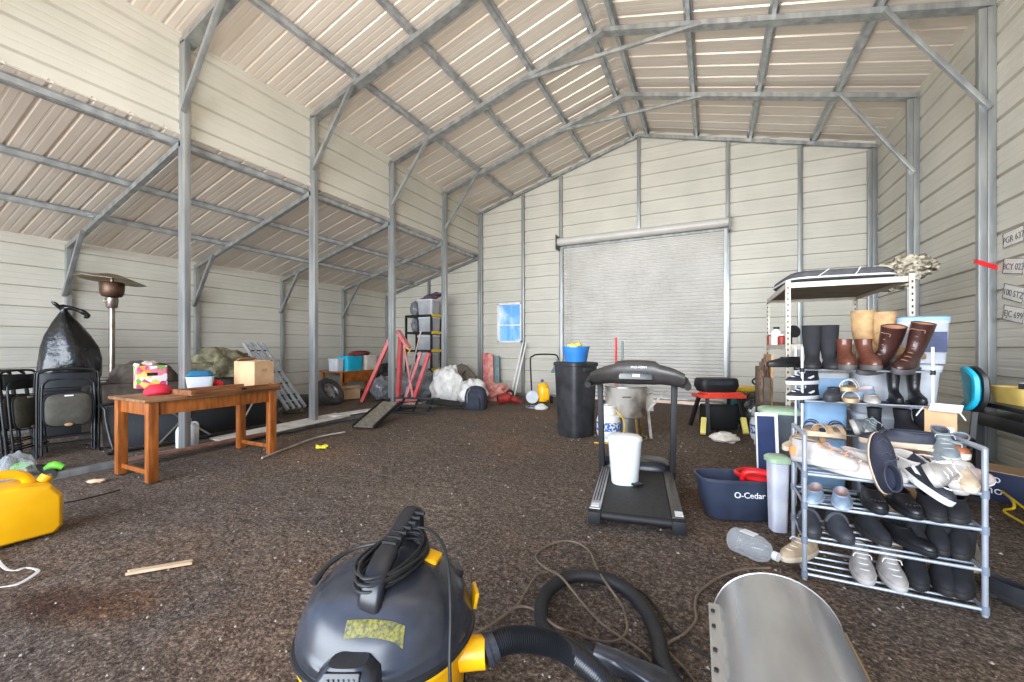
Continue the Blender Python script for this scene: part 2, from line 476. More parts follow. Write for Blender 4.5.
# ----------------------------------------------------------------- roll-up door
dr = MB(); rings = []
zs = []; z = 0.08
while z < DZ+.12:
    ph = (z/0.075) % 1.0
    zs.append((z, 0.014*math.cos(2*math.pi*ph))); z += 0.075/6
dr._add([v for (zz, d) in zs for v in (Vector((DX0-.02, D-.02+d, zz)), Vector((DX1+.02, D-.02+d, zz)))],
        [(2*i, 2*i+1, 2*i+3, 2*i+2) for i in range(len(zs)-1)])
door = struct(dr.build('door_1', m_curt, smooth=180))
MB().box(((DX0+DX1)/2, D-.025, .09), (DX1-DX0, .05, .05), bev=.004).build('bottom_bar', m_tube, door)
MB().box((DX0+.0, D-.075, DZ/2), (.06, .06, DZ)).build('guide', m_tube, door)
MB().box((DX1-.0, D-.075, DZ/2), (.06, .06, DZ)).build('guide', m_tube, door)
MB().cyl((DX0-.05, D-.19, DZ+.12), (DX1+.05, D-.19, DZ+.12), .09, n=28).build('curtain_roll', m_curt, door)
m_bracket = mat('dull_bracket', (120, 118, 112), rough=.5, metal=.7)
MB().box((DX0-.06, D-.19, DZ+.1), (.02, .3, .34)).box((DX1+.06, D-.19, DZ+.1), (.02, .3, .34)).build('bracket', m_bracket, door)
m_chain = mat('door_chain', (196, 190, 180), rough=.4, metal=.6)
ch = MB()
for k in range(46):
    z = DZ-.1-k*.055
    if z < .5: break
    for dx in (0, .09):
        ch.tube([(DX0+.13+dx, D-.13, z), (DX0+.13+dx, D-.13, z+.035)], .009, n=6)
ch.build('chain', m_chain, door)
# ----------------------------------------------------------------- window
wn = MB()
xm, zm = (WX0+WX1)/2, (WZ0+WZ1)/2
for (c, d) in (((xm, D-.02, WZ0+.02), (WX1-WX0, .07, .05)), ((xm, D-.02, WZ1-.02), (WX1-WX0, .07, .05)),
               ((WX0+.02, D-.02, zm), (.05, .07, WZ1-WZ0)), ((WX1-.02, D-.02, zm), (.05, .07, WZ1-WZ0)), ((xm, D-.015, zm-.06), (WX1-WX0, .05, .035))):
    wn.box(c, d, bev=.004)
win = struct(wn.build('window_1', m_white))
m_glass = mat('glass', (240, 246, 250), rough=0.02, trans=1.0)
def glass_mat():
    m = bpy.data.materials.new('clear_pane'); m.use_nodes = True; nt = m.node_tree
    for n in list(nt.nodes): nt.nodes.remove(n)
    o = nt.nodes.new('ShaderNodeOutputMaterial'); t = nt.nodes.new('ShaderNodeBsdfTransparent'); g = nt.nodes.new('ShaderNodeBsdfGlossy')
    g.inputs['Roughness'].default_value = .03; x = nt.nodes.new('ShaderNodeMixShader'); x.inputs[0].default_value = .06
    t.inputs[0].default_value = (.93, .96, .97, 1)
    nt.links.new(t.outputs[0], x.inputs[1]); nt.links.new(g.outputs[0], x.inputs[2]); nt.links.new(x.outputs[0], o.inputs[0]); return m
m_pane = glass_mat()
MB().box((xm, D-.01, zm), (WX1-WX0-.06, .005, WZ1-WZ0-.06)).build('pane', m_pane, win)

# ----------------------------------------------------------------- camera, world, lights
sc = bpy.context.scene
cam = bpy.data.cameras.new('camera'); co = bpy.data.objects.new('camera', cam); COL.objects.link(co)
cam.sensor_width = 36; cam.lens = F*36/1024; cam.shift_y = 6.0/1024; cam.clip_start = .02
co.location = (0, 0, H); co.rotation_euler = (math.pi/2, 0, TH); sc.camera = co
w = bpy.data.worlds.new('sky'); sc.world = w; w.use_nodes = True; nt = w.node_tree; L = nt.links.new
bg = nt.nodes['Background']; tc = nt.nodes.new('ShaderNodeTexCoord'); sp = nt.nodes.new('ShaderNodeSeparateXYZ')
L(tc.outputs['Generated'], sp.inputs[0])
r1 = nt.nodes.new('ShaderNodeValToRGB'); L(sp.outputs['Z'], r1.inputs['Fac'])
for e, (p, c) in zip(r1.color_ramp.elements, ((0.0, (112, 172, 240)), (0.35, (60, 130, 224)))): e.position = p; e.color = lin(c)
nz = nt.nodes.new('ShaderNodeTexNoise'); nz.inputs['Scale'].default_value = 9.0; nz.inputs['Detail'].default_value = 7; L(tc.outputs['Generated'], nz.inputs['Vector'])
r2 = nt.nodes.new('ShaderNodeValToRGB'); r2.color_ramp.elements[0].position = .52; r2.color_ramp.elements[1].position = .64; L(nz.outputs['Fac'], r2.inputs['Fac'])
mx = nt.nodes.new('ShaderNodeMix'); mx.data_type = 'RGBA'; L(r2.outputs['Color'], mx.inputs['Factor']); L(r1.outputs['Color'], mx.inputs['A']); mx.inputs['B'].default_value = (.95, .96, 1, 1)
L(mx.outputs['Result'], bg.inputs['Color']); bg.inputs['Strength'].default_value = 1.6
def light(name, kind, loc, rot, energy, color, **kw):
    l = bpy.data.lights.new(name, kind); l.energy = energy; l.color = color
    for k, v in kw.items(): setattr(l, k, v)
    o = bpy.data.objects.new(name, l); COL.objects.link(o); o.location = loc; o.rotation_euler = rot; return o
light('sun', 'SUN', (0, 20, 10), (R(-42), 0, R(-34)), 5.0, (1, .95, .86), angle=R(1))
# area lamp added outside, standing in for daylight through the open front
light('daylight_fill', 'AREA', (-2.4, -6.5, 2.6), (R(92), 0, 0), 2700, (.86, .93, 1.0), shape='RECTANGLE', size=12, size_y=5)
# fill lamp added beside the camera, aimed up to brighten roof and walls
light('flash_fill', 'AREA', (-1.4, .6, 1.9), (R(150), 0, R(0)), 230, (1, .94, .84), shape='DISK', size=1.6)
sc.view_settings.view_transform = 'Standard'; sc.view_settings.look = 'None'; sc.view_settings.gamma = 1
sc.view_settings.use_curve_mapping = False; sc.view_settings.exposure = 0.05
sc.cycles.use_denoising = True
sc.cycles.max_bounces = 8; sc.cycles.diffuse_bounces = 4; sc.cycles.transparent_max_bounces = 12
sc.cycles.sample_clamp_indirect = 6.0
# ================================================================= FOREGROUND AND CENTRE
m_blackpl = mat('black_plastic', (36, 37, 41), (26, 27, 31), rough=.3, scale=6)
m_blackmt = mat('matt_black', (24, 24, 26), (18, 18, 20), rough=.6, scale=9)
m_rubber = mat('black_rubber', (30, 30, 32), (40, 38, 36), rough=.55, scale=12)
m_yel = mat('yellow_plastic', (250, 186, 14), (240, 172, 8), rough=.35, scale=4)
m_dustgrey = mat('dusty_black_plastic', (66, 68, 74), (40, 42, 47), rough=.26, scale=5, detail=6)
m_steel = mat('brushed_steel', (186, 186, 184), (150, 148, 144), rough=.28, metal=.9, scale=5)
m_whitepl = mat('white_plastic', (232, 232, 230), (222, 222, 219), rough=.35)
m_red = mat('red_plastic', (216, 30, 32), (196, 24, 28), rough=.35)
m_print = mat('white_print', (240, 240, 240), rough=.5)
m_copper = mat('brown_cable', (128, 112, 92), (104, 90, 74), rough=.55, scale=20)
def text(body, name, size, loc, rot, m, parent, ext=.0006, align='CENTER'):
    c = bpy.data.curves.new(name, 'FONT'); c.body = body; c.size = size; c.extrude = ext; c.align_x = align; c.align_y = 'CENTER'
    c.materials.append(m)
    o = bpy.data.objects.new(name, c); COL.objects.link(o); o.location = loc; o.rotation_euler = rot; o.parent = parent
    return o

# ---- shop vacuum
vc = W(-.372, 1.22, 0)
t = thing('shop_vacuum', 'black and yellow wet dry shop vacuum with a cord wound on its handle', 'vacuum', vc, TH)
MB().lathe([(.19, .03), (.205, .05), (.226, .2), (.234, .335), (.25, .34), (.254, .352), (.25, .364), (.23, .366)], n=48, caps=True).build('tank', m_yel, t)
# the lid: flattened dome, a little longer than wide, with a slanted front face
def lid(i, j):
    a = 2*math.pi*i; prof = [(.250, .362), (.250, .385), (.246, .42), (.236, .455), (.218, .49), (.188, .515), (.15, .53), (.10, .538), (.05, .541), (.0, .542)]
    k = j*(len(prof)-1); q = int(min(k, len(prof)-2)); f = k-q
    r = prof[q][0]*(1-f)+prof[q+1][0]*f; z = prof[q][1]*(1-f)+prof[q+1][1]*f
    x, y = r*math.cos(a), r*math.sin(a)
    if z > .4:
        fl = max(0, -y-.13)*0.42*min(1, (z-.4)/.05); z -= fl
        side = max(0, abs(x)-.17)*.25*min(1, (z-.4)/.05); z -= side
        z += .03*max(0, 1-abs(x-.02)/.12)*min(1, max(0, y+.05)/.1)*(1 if r < .2 else max(0, (.26-r)/.06))
    return Vector((x, y, z))
lb = MB(); lb.grid(lid, 64, 24, wrap=True); lb.build('lid', m_dustgrey, t, smooth=60)
MB().tube([Vector((.251*math.cos(a), .251*math.sin(a), .368)) for a in [2*math.pi*k/64 for k in range(64)]], .009, n=8, closed=True).build('rim', m_blackpl, t)
hp = [(-.005, -.150, .49), (-.003, -.142, .54), (.004, -.10, .585), (.018, 0, .622), (.034, .09, .652), (.043, .125, .655), (.048, .142, .63), (.05, .148, .56)]
hm = MB(); sp_ = smooth(hp, 6); rings = []
for i, p in enumerate(sp_):
    tt = (sp_[min(i+1, len(sp_)-1)]-sp_[max(i-1, 0)]).normalized(); sx = Vector((1, -.25, 0)); sx = (sx-tt*sx.dot(tt)).normalized(); up = sx.cross(tt)
    wd = .034 if i < 16 else .027
    rings.append([p+sx*math.copysign(abs(math.cos(a))**.6, math.cos(a))*wd+up*math.copysign(abs(math.sin(a))**.7, math.sin(a))*.017 for a in [2*math.pi*k/16 for k in range(16)]])
hm.loft(rings)
h_o = hm.build('handle', m_blackpl, t)
gr = MB()
for k in range(7):
    y = -.03+k*.021; gr.bar((-.008+.0013*k*7+.0, y-.0, .612+(y+.03)*.28+.016), (.036+.0013*k*7, y-.012, .612+(y+.03)*.28+.016), .008, .008)
gr.build('grip_rib', m_blackmt, h_o)
cd = MB(); rc = random.Random(5)
for k in range(7):
    zz = .548+.006*k; ex = .062+.010*(k % 3)+rc.random()*.008; ey = .125+.012*((k+1) % 3)
    pts = []
    for j in range(14):
        a = 2*math.pi*j/14
        x, y = ex*math.cos(a)*1.0, ey*math.sin(a)
        pts.append((.016+x+.2*y+rc.uniform(-.003, .003), y-.005, zz+.30*max(0, y)*.25+rc.uniform(-.002, .002)))
    cd.tube(pts, .0045, n=7, closed=True, sm=3)
cd.tube([(-.05, .06, .58), (-.12, .05, .568), (-.175, .0, .55), (-.20, -.055, .52)], [.006, .006, .008, .011], n=8, sm=5)
cd.tube([(.06, .13, .60), (.11, .10, .60), (.16, .03, .585), (.19, -.05, .545), (.205, -.12, .47), (.212, -.18, .37), (.225, -.20, .22), (.24, -.22, .03)], .0048, n=8, sm=6)
cd.build('power_cord', m_rubber, t)
MB().lathe([(.0, .425), (.045, .425), (.072, .40), (.085, .34), (.088, .30)][::-1], c=(-.02, -.245, .022), n=24, sy=.62, sq=.6).build('exhaust_housing', m_dustgrey, t)
v_ = MB().box((-.022, -.282, .41), (.085, .03, .065), rot=(R(-20), 0, 0), bev=.004).build('exhaust_vent', m_blackpl, t)
g_ = MB()
for k in range(6): g_.box((-.052+k*.012, -.298, .412), (.004, .008, .05), rot=(R(-20), 0, 0))
g_.build('vent_slat', m_dustgrey, v_)
m_sticker = mat('olive_sticker', (128, 122, 44), (66, 66, 38), rough=.5, scale=120, detail=2)
def on_lid(x, y):       # height of the lid at x, y
    a = math.atan2(y, x)/(2*math.pi); r = math.hypot(x, y); lo_, hi_ = 0.0, 1.0
    for _ in range(30):
        m_ = (lo_+hi_)/2; p = lid(a, m_)
        if math.hypot(p.x, p.y) > r: lo_ = m_
        else: hi_ = m_
    return lid(a, hi_).z
s_ = MB()
def lab(i, j):
    x = -.052+.15*i; y = -.205+.026*j; return Vector((x, y, on_lid(x, y)+.0025))
s_.grid(lab, 14, 6)
s_.build('warning_label', m_sticker, t)
MB().box((.125, .045, on_lid(.125, .045)+.006), (.046, .05, .022), rot=(R(8), R(14), R(-14)), bev=.008).build('power_switch', m_yel, t)
MB().lathe([(0, .03), (.024, .03), (.032, .02), (.034, 0)][::-1], c=(.18, .08, .47), rot=(R(-15), R(30), 0), n=20, sy=1.5).box((.165, .12, .46), (.07, .05, .05), bev=.015).build('filter_knob', m_dustgrey, t)
MB().box((.252, .07, .41), (.012, .07, .05), rot=(0, R(12), R(15)), bev=.005).build('side_latch', m_yel, t)
MB().cyl((.22, -.03, .30), (.295, -.03, .305), .045, .043, n=24).build('hose_inlet', m_yel, t)
for sx, sy in ((-1, -1), (1, -1), (1, 1), (-1, 1)):
    c_ = MB().box((sx*.17, sy*.17, .055), (.08, .05, .05), rot=(0, 0, R(45*sx*sy)), bev=.012).build('caster_mount', m_blackpl, t)
    MB().cyl((sx*.18-.012, sy*.18, .026), (sx*.18+.012, sy*.18, .026), .025, n=18).build('caster_wheel', m_rubber, c_)

# ---- the vacuum's hose
t = thing('vacuum_hose', 'ribbed black vacuum hose curling over the gravel to a flat wand', 'hose', W(.2, 1.5, 0), 0)
iv = Matrix.Translation(-Vector(W(.2, 1.5, 0)))
def loc_(pts, z=None): return [iv @ Vector(p) for p in pts]
inl = Vector(vc)+Matrix.Rotation(TH, 3, 'Z') @ Vector((.29, -.03, .305))
r1_ = smooth(loc_([inl, Q(508, 640, 1.22), Q(535, 640, 1.25), Q(562, 648, 1.28), Q(590, 668, 1.30), Q(618, 698, 1.31), G(655, 740, .05)]), 60)
m = MB(); m.tube(r1_[30:], [.0365 if k % 4 < 2 else .031 for k in range(len(r1_[30:]))], n=18); m.build('ribbed_section', m_blackpl, t, smooth=70)
m = MB(); m.tube([r1_[0], r1_[16], r1_[32]], [.042, .042, .040], n=20); m.tube([r1_[10], r1_[14]], .047, n=20); m.build('hose_cuff', m_dustgrey, t)
pl = [G(655, 740, .05), G(690, 735, .045), G(683, 700, .04), G(664, 664, .035), G(657, 635, .035), G(644, 608, .035), G(624, 588, .035), G(598, 577, .035), G(570, 577, .035), G(549, 590, .035), G(541, 610, .035), G(547, 632, .035), G(566, 646, .038), G(596, 653, .045)]
lp = smooth(loc_(pl), 60)
m = MB(); m.tube(lp, [.031 if k % 4 < 2 else .0285 for k in range(len(lp))], n=16); m.build('coiled_section', m_rubber, t, smooth=70)
wa, wb = G(596, 653, .05), G(682, 690, .035); wd = (wb-wa).normalized(); ws = wd.cross(Vector((0, 0, 1)))
m = MB(); rr = []
for f, hw, hh in ((0, .034, .034), (.18, .034, .034), (.22, .038, .038), (.3, .038, .036), (.5, .042, .032), (.8, .056, .026), (1.0, .062, .022)):
    p = iv @ (wa+(wb-wa)*f)
    rr.append([p+ws*hw*math.copysign(abs(math.cos(a))**.7, math.cos(a))+Vector((0, 0, 1))*hh*math.sin(a) for a in [2*math.pi*k/20 for k in range(20)]])
m.loft(rr); m.build('wand', m_dustgrey, t)

# ---- cords on the floor
def cord(name, px, r, m_, label, z=.009, cat='cord'):
    pts = [G(p[0], p[1], (p[2] if len(p) > 2 else z)) for p in px]
    o = MB().tube(pts, r, n=8, sm=7).build(name, m_, smooth=80); tag(o, label, cat); return o
cord('extension_cord', [(470, 636), (486, 628), (505, 615), (517, 607), (533, 609), (556, 626, .07), (578, 634), (600, 641), (618, 640), (627, 629), (623, 608), (614, 594, .07), (604, 580, .07), (596, 566, .03), (590, 552), (578, 543), (562, 541), (545, 547), (536, 556), (543, 566, .03), (560, 576, .075), (572, 590, .06), (585, 606), (600, 622), (616, 634), (640, 650), (652, 662)],
     .0058, m_copper, 'thin brown cord looping loosely over the black vacuum hose')
cord('extension_cord', [(517, 607), (527, 590), (537, 575), (548, 572)], .0055, m_copper, 'short brown cord end lying left of the curled hose')
cord('extension_cord', [(770, 568), (745, 569), (722, 576), (700, 591), (695, 606), (696, 620), (684, 634), (670, 642), (667, 650), (684, 668), (702, 690), (720, 706)], .006, m_copper, 'brown cord running from the metal drum toward the clear bottle')
cord('extension_cord', [(618, 584), (640, 591), (655, 606), (668, 625), (684, 640), (706, 655), (724, 668)], .005, m_rubber, 'thin black cord curving right of the hose coil')

# ---- sheet metal drum
fa, na = W(.93, 1.43, 0), W(.605, .72, 0); L_ = (fa-na).length
t = thing('metal_drum', 'dull aluminium drum lying on its side with a bolted seam', 'drum', fa, math.atan2((na-fa).y, (na-fa).x))
m_alu = mat('dull_aluminium', (214, 212, 206), (182, 180, 176), rough=.27, metal=.7, scale=3.5, detail=5, stretch=(.5, 1.6, 1.6))
m_brownalu = mat('brown_alu', (190, 158, 96), (168, 140, 90), rough=.5, metal=.5)
rD = .198
m = MB()
m.loft([[Vector((x, r_*math.cos(a), rD+r_*math.sin(a))) for a in [2*math.pi*k/56 for k in range(56)]] for x, r_ in ((0.018, rD-.02), (.004, rD-.008), (0, rD-.003), (.0, rD), (.02, rD), (L_*.33, rD), (L_*.66, rD), (L_, rD))])
m.build('shell', m_alu, t)
# seam flange on the photographer's left (local -y is right or left depending on heading) 
ys = -1 if (Matrix.Rotation(math.atan2((na-fa).y, (na-fa).x), 3, 'Z') @ Vector((0, 1, 0))).dot(Vector((CT, ST, 0))) > 0 else 1
ang = R(24)
fy0, fz0 = ys*rD*math.cos(ang)*.97, rD+rD*math.sin(ang)*.97; fy1, fz1 = ys*(rD*math.cos(ang)*.97+.036), fz0+.004
fl_ = MB().bar(((.05+L_)/2-.45*L_+.0, (fy0+fy1)/2, (fz0+fz1)/2), (L_, (fy0+fy1)/2, (fz0+fz1)/2), .042, .004).build('flange', m_alu, t)
for k in range(6):
    x = .115+k*.085+(.03 if k > 1 else 0)
    MB().cyl((x, (fy0+fy1)/2+ys*.008, fz1-.003), (x, (fy0+fy1)/2+ys*.008, fz1+.006), .0065, n=10).build('bolt', m_blackmt, fl_)
MB().tube([Vector((.0, rD*math.cos(a), rD+rD*math.sin(a))) for a in [2*math.pi*k/56 for k in range(56)]], .0028, n=6, closed=True).build('rolled_edge', m_alu, t)
MB().bar((.02, -ys*rD*math.cos(R(14)), rD+rD*math.sin(R(14))), (L_, -ys*rD*math.cos(R(14)), rD+rD*math.sin(R(14))), .004, .03).build('seam_strip', m_brownalu, t)  # narrow brownish strip along the drum's right side
# ---- treadmill
tm = thing('treadmill', 'black folding treadmill with a wide console and silver side rail', 'treadmill', W(.795, 2.61, 0), TH-R(17.4))
MB().box((0, .62, .075), (.47, 1.16, .035), bev=.006).build('deck', m_blackmt, tm)
m_belt = mat('running_belt', (50, 48, 46), (38, 37, 36), rough=.75, scale=30, bump=.15)
MB().box((0, .55, .097), (.44, 1.02, .012), bev=.004).build('belt', m_belt, tm)
m_silver = mat('silver_rail', (190, 190, 192), (170, 170, 172), rough=.35, metal=.6)
m_dkrail = mat('dark_rail', (96, 90, 86), (82, 78, 74), rough=.4, metal=.4)
rl = MB().box((-.262, .58, .085), (.075, 1.06, .055), bev=.008).build('side_rail', m_silver, tm)
st = MB()
for k in range(3): st.box((-.283+k*.02, .62, .1135), (.007, .85, .003))
st.build('grip_strip', m_blackmt, rl)
MB().box((.262, .58, .085), (.075, 1.06, .055), bev=.008).build('side_rail', m_dkrail, tm)
MB().box((.27, .11, .114), (.05, .08, .003)).build('warning_label', m_print, tm)
MB().box((-.265, .11, .114), (.05, .06, .003)).build('warning_label', m_print, tm)
for s in (-1, 1): MB().box((s*.262, .03, .065), (.085, .075, .085), bev=.012).build('end_cap', m_blackmt, tm)
MB().cyl((-.22, .04, .075), (.22, .04, .075), .03, n=16).build('rear_roller', m_blackmt, tm)
md = MB(); md.lathe([(.0, .0), (.30, .0), (.31, .05), (.29, .1), (.24, .125), (.0, .13)], c=(0, 1.2, .05), n=32, sx=1.0, sy=.5, sq=.5); md.build('motor_hood', m_blackpl, tm)
for s in (-1, 1): MB().box((s*.24, 1.2, .025), (.05, .16, .05), bev=.01).build('foot', m_rubber, tm)
for s in (-1, 1):
    MB().bar((s*.30, 1.07, .05), (s*.315, 1.02, .93), .05, .065, up=(0, 1, 0), bev=.01).build('upright', m_blackmt, tm)
cs = []
for i in range(25):
    f = i/24*2-1; x = f*.37
    cz = 1.03-.055*abs(f)**3.0 + (.010 if abs(f) < .42 else 0); dz = .080-.028*abs(f)**2+(.012 if abs(f) < .42 else 0); cy = .90-.10*abs(f)**2.5
    cs.append([Vector((x, cy+.085*math.cos(a), cz-.045-.25*.085*math.cos(a)+dz*math.sin(a)*(1.0 if math.sin(a) > 0 else 1.25))) for a in [2*math.pi*k/18 for k in range(18)]])
m_cons = mat('console_plastic', (62, 58, 55), (50, 48, 46), rough=.38)
cn = MB().loft(cs).build('console', m_cons, tm)
MB().box((-.005, .818, .965), (.27, .014, .075), rot=(R(-12), 0, 0), bev=.004).build('control_panel', m_blackpl, cn)
MB().box((.0, .808, .962), (.06, .006, .026), rot=(R(-12), 0, 0)).build('display', mat('lcd', (170, 166, 140), rough=.3), cn)
text('PRO-FORM', 'brand_lettering', .026, (.02, .812, 1.03), (R(72), 0, 0), m_print, cn)
kb = MB()
for k in range(9): kb.box((-.10+k*.025, .812, .988), (.012, .006, .010), rot=(R(-35), 0, 0))
kb.build('key_row', m_dkrail, cn)
for s in (-1, 1):
    MB().tube([(s*.33, .90, .96), (s*.37, .84, .93), (s*.385, .74, .90), (s*.385, .68, .885)], [.03, .032, .028, .026], n=14, sm=4).build('hand_grip', m_rubber, tm)

# ---- white pedal bin on the belt
bp = W(.91, 3.27, .104)
t = thing('pedal_bin', 'white plastic pedal bin standing on the treadmill belt', 'bin', bp, TH-R(10))
MB().lathe([(.0, 0), (.098, 0), (.105, .01), (.13, .335), (.132, .345), (.0, .345)], n=36, sy=.82, sq=.85).build('body', m_whitepl, t)
MB().lathe([(.134, .343), (.137, .352), (.134, .372), (.115, .386), (.06, .394), (0, .396)], n=36, sy=.82, sq=.85).build('lid', m_whitepl, t)
MB().box((.085, -.085, .02), (.07, .06, .018), rot=(0, 0, R(35)), bev=.006).build('pedal', m_blackpl, t)

# ---- tall black bin with blue basin
def sqring(w_, d_, z, q=.35, n=40):
    return [Vector((w_*math.copysign(abs(math.cos(a))**q, math.cos(a)), d_*math.copysign(abs(math.sin(a))**q, math.sin(a)), z)) for a in [2*math.pi*(k+.5)/n for k in range(n)]]
m_bin = mat('scuffed_black_bin', (36, 37, 40), (54, 54, 56), rough=.5, scale=7, detail=6)
t = thing('storage_bin', 'tall black square bin standing left of the treadmill', 'bin', W(.87, 5.55, 0), TH+R(33))
MB().loft([sqring(.185, .19, 0), sqring(.19, .195, .02), sqring(.225, .23, .95), sqring(.225, .23, .96)], cap1=False).build('body', m_bin, t)
MB().loft([sqring(.232, .237, .945), sqring(.24, .245, .95), sqring(.24, .245, .985), sqring(.225, .23, .995), sqring(.2, .2, 1.0)], caps=True).build('lid', m_bin, t)
MB().box((0, -.245, .9), (.16, .03, .05), bev=.01).build('handle', m_bin, t)
m_blue = mat('blue_plastic', (58, 128, 196), (46, 112, 182), rough=.35)
t = thing('basin', 'blue plastic bucket of yellow sponges on top of the tall black bin', 'bucket', W(.86, 5.45, 1.002), TH)
MB().lathe([(0, 0), (.14, 0), (.145, .01), (.18, .19), (.188, .19), (.188, .205), (.175, .205), (.14, .02), (0, .02)], n=32).build('body', m_blue, t)
m_sponge = mat('yellow_sponge', (236, 220, 110), (214, 190, 70), rough=.9, scale=40)
sg = MB()
for k in range(9): sg.blob((rnd.uniform(-.1, .12), rnd.uniform(-.09, .09), .19+rnd.random()*.03), (.05, .05, .035), seed=k, n=7, amp=.3)
o = sg.build('sponge_heap', m_sponge); o.location = W(.87, 5.45, 1.005); tag(o, 'yellow sponges and rags heaped in the blue bucket', 'sponges', kind='stuff')

# ---- gas bottle, pot and burner
m_gaswhite = mat('gas_bottle_white', (226, 226, 222), (206, 204, 198), rough=.35)
m_lblue = mat('blue_label', (40, 80, 150), (200, 206, 214), rough=.5, scale=35, detail=2, lo=.5, hi=.55)
def gas_bottle(label, loc, rz, s=1.0):
    t = thing('propane_tank', label, 'propane tank', loc, rz)
    MB().lathe([(.0, .03), (.09, .025), (.14, .07), (.153, .12), (.153, .26), (.14, .31), (.09, .345), (.04, .355), (0, .355)], n=32).build('body', m_gaswhite, t)
    MB().lathe([(.105, 0), (.11, 0), (.11, .05), (.105, .05), (.105, 0)], n=28).build('foot_ring', m_gaswhite, t)
    cr = MB()
    for a0, a1 in ((R(20), R(160)), (R(200), R(340))):
        pts = [a0+(a1-a0)*k/12 for k in range(13)]
        cr.loft([[Vector((.1*math.cos(a), .1*math.sin(a), .34)), Vector((.104*math.cos(a), .104*math.sin(a), .34)), Vector((.104*math.cos(a), .104*math.sin(a), .45)), Vector((.1*math.cos(a), .1*math.sin(a), .45))] for a in pts])
    cr.tube([(.102*math.cos(2*math.pi*k/32), .102*math.sin(2*math.pi*k/32), .45) for k in range(32)], .007, n=8, closed=True)
    cr.build('collar', m_gaswhite, t)
    MB().cyl((0, 0, .35), (0, 0, .43), .02, n=12).box((0, -.03, .40), (.03, .05, .025), bev=.004).build('valve', m_steel, t)
    MB().lathe([(.1545, .14), (.1545, .25)], n=32).build('label_band', m_lblue, t)
    return t
gp = gas_bottle('white propane tank with blue label beside the scorched pot', W(1.24, 5.2, 0), TH)
m_scorch = mat('scorched_steel', (214, 208, 198), (104, 76, 54), rough=.32, metal=.5, scale=3.2, detail=6, lo=.45, hi=.68)
t = thing('stock_pot', 'large scorched stainless stock pot with lid behind the treadmill', 'pot', W(1.50, 5.35, .30), TH)
MB().lathe([(0, 0), (.245, 0), (.26, .02), (.262, .36), (.272, .375), (.272, .382), (0, .382)], n=40).build('body', m_scorch, t)
MB().lathe([(.276, .38), (.276, .392), (.2, .40), (0, .405)], n=40).build('lid', m_steel, t)
for s in (-1, 1): MB().tube([(s*.255, -.07, .29), (s*.32, -.07, .30), (s*.32, .07, .30), (s*.255, .07, .29)], .008, n=8, sm=3).build('handle', m_steel, t)
MB().box((-.06, -.262, .27), (.11, .012, .012), bev=.003).build('badge', m_blackmt, t)
t = thing('burner_stand', 'steel burner drum on brass legs carrying the scorched pot', 'stove', W(1.50, 5.35, 0), TH)
MB().lathe([(.0, .05), (.17, .05), (.17, .28), (.18, .29), (0, .295)], n=32).build('drum', m_steel, t)
m_brass = mat('brass_leg', (180, 150, 84), (140, 112, 62), rough=.4, metal=.6)
for a in (R(20), R(110), R(200), R(290)):
    MB().bar((.21*math.cos(a), .21*math.sin(a), .295), (.27*math.cos(a), .27*math.sin(a), 0), .02, .02).build('leg', m_brass, t)
MB().tube([(.27*math.cos(2*math.pi*k/28), .27*math.sin(2*math.pi*k/28), .015) for k in range(28)], .008, n=8, closed=True).build('base_ring', m_brass, t)
m_yhose = mat('yellow_hose', (214, 170, 40), rough=.45)
o = MB().tube([W(1.26, 5.18, .40), W(1.33, 5.05, .38), W(1.40, 5.03, .25), W(1.38, 5.05, .1), W(1.30, 5.02, .02), W(1.18, 5.0, .012), W(1.02, 5.03, .012)], .010, n=8, sm=6).build('gas_hose', m_yhose); tag(o, 'yellow gas hose hanging between the propane tank and the pot', 'hose')
t = thing('fryer_basket_arm', 'angled steel bracket jutting from the right side of the pot', 'bracket', W(1.80, 5.3, 0), TH)
MB().bar((-.06, 0, .66), (.20, -.02, .63), .06, .018).bar((.20, -.02, .63), (-.02, 0, .36), .03, .018).bar((-.02, 0, .36), (.02, 0, 0), .03, .03).bar((-.03, 0, .64), (-.02, 0, .36), .14, .012).build('frame', m_scorch, t)
for (u, col, lab, top) in ((616, m_red, 'red painted pole standing upright behind the treadmill console', 1.335), (622.5, mat('grey_green_pole', (110, 130, 126), rough=.5), 'short grey green pole beside the red pole', 1.285)):
    t = thing('pole', lab, 'pole', W((u-512)/F*5.75, 5.75, 0), TH)
    MB().tube([(0, 0, 0), (0, 0, top)], .016, n=12).build('shaft', col, t)
    MB().lathe([(0, 0), (.06, 0), (.06, .015), (.018, .04)], n=16).build('foot', m_blackmt, t)

# ---- mop bucket
m_slate = mat('slate_blue_plastic', (52, 60, 78), (45, 52, 68), rough=.42)
t = thing('mop_bucket', 'dark slate mop bucket with a red wringer and white lettering', 'mop bucket', W(1.60, 2.90, 0), TH-R(6))
m = MB()
m.loft([sqring(.20, .105, 0, .55), sqring(.21, .112, .012, .55), sqring(.262, .138, .265, .55), sqring(.272, .146, .268, .55), sqring(.272, .146, .285, .55), sqring(.258, .134, .285, .55), sqring(.204, .10, .02, .55)], cap1=True)
m.build('body', m_slate, t)
wr = MB()
wr.loft([[Vector((.135+.12*math.cos(a)*s, .12*math.sin(a)*s, z)) for a in [2*math.pi*k/32 for k in range(32)]] for s, z in ((1.0, .275), (1.12, .285), (1.14, .30), (1.0, .31), (.85, .30), (.8, .2), (.5, .16))], cap0=False, cap1=True)
wr.build('wringer_basket', m_red, t)
MB().tube([(0.0, -.10, .29), (.02, -.13, .345), (.12, -.155, .35), (.23, -.14, .325), (.29, -.06, .295)], [.015, .021, .023, .022, .014], n=12, sm=5).build('handle', m_red, t)
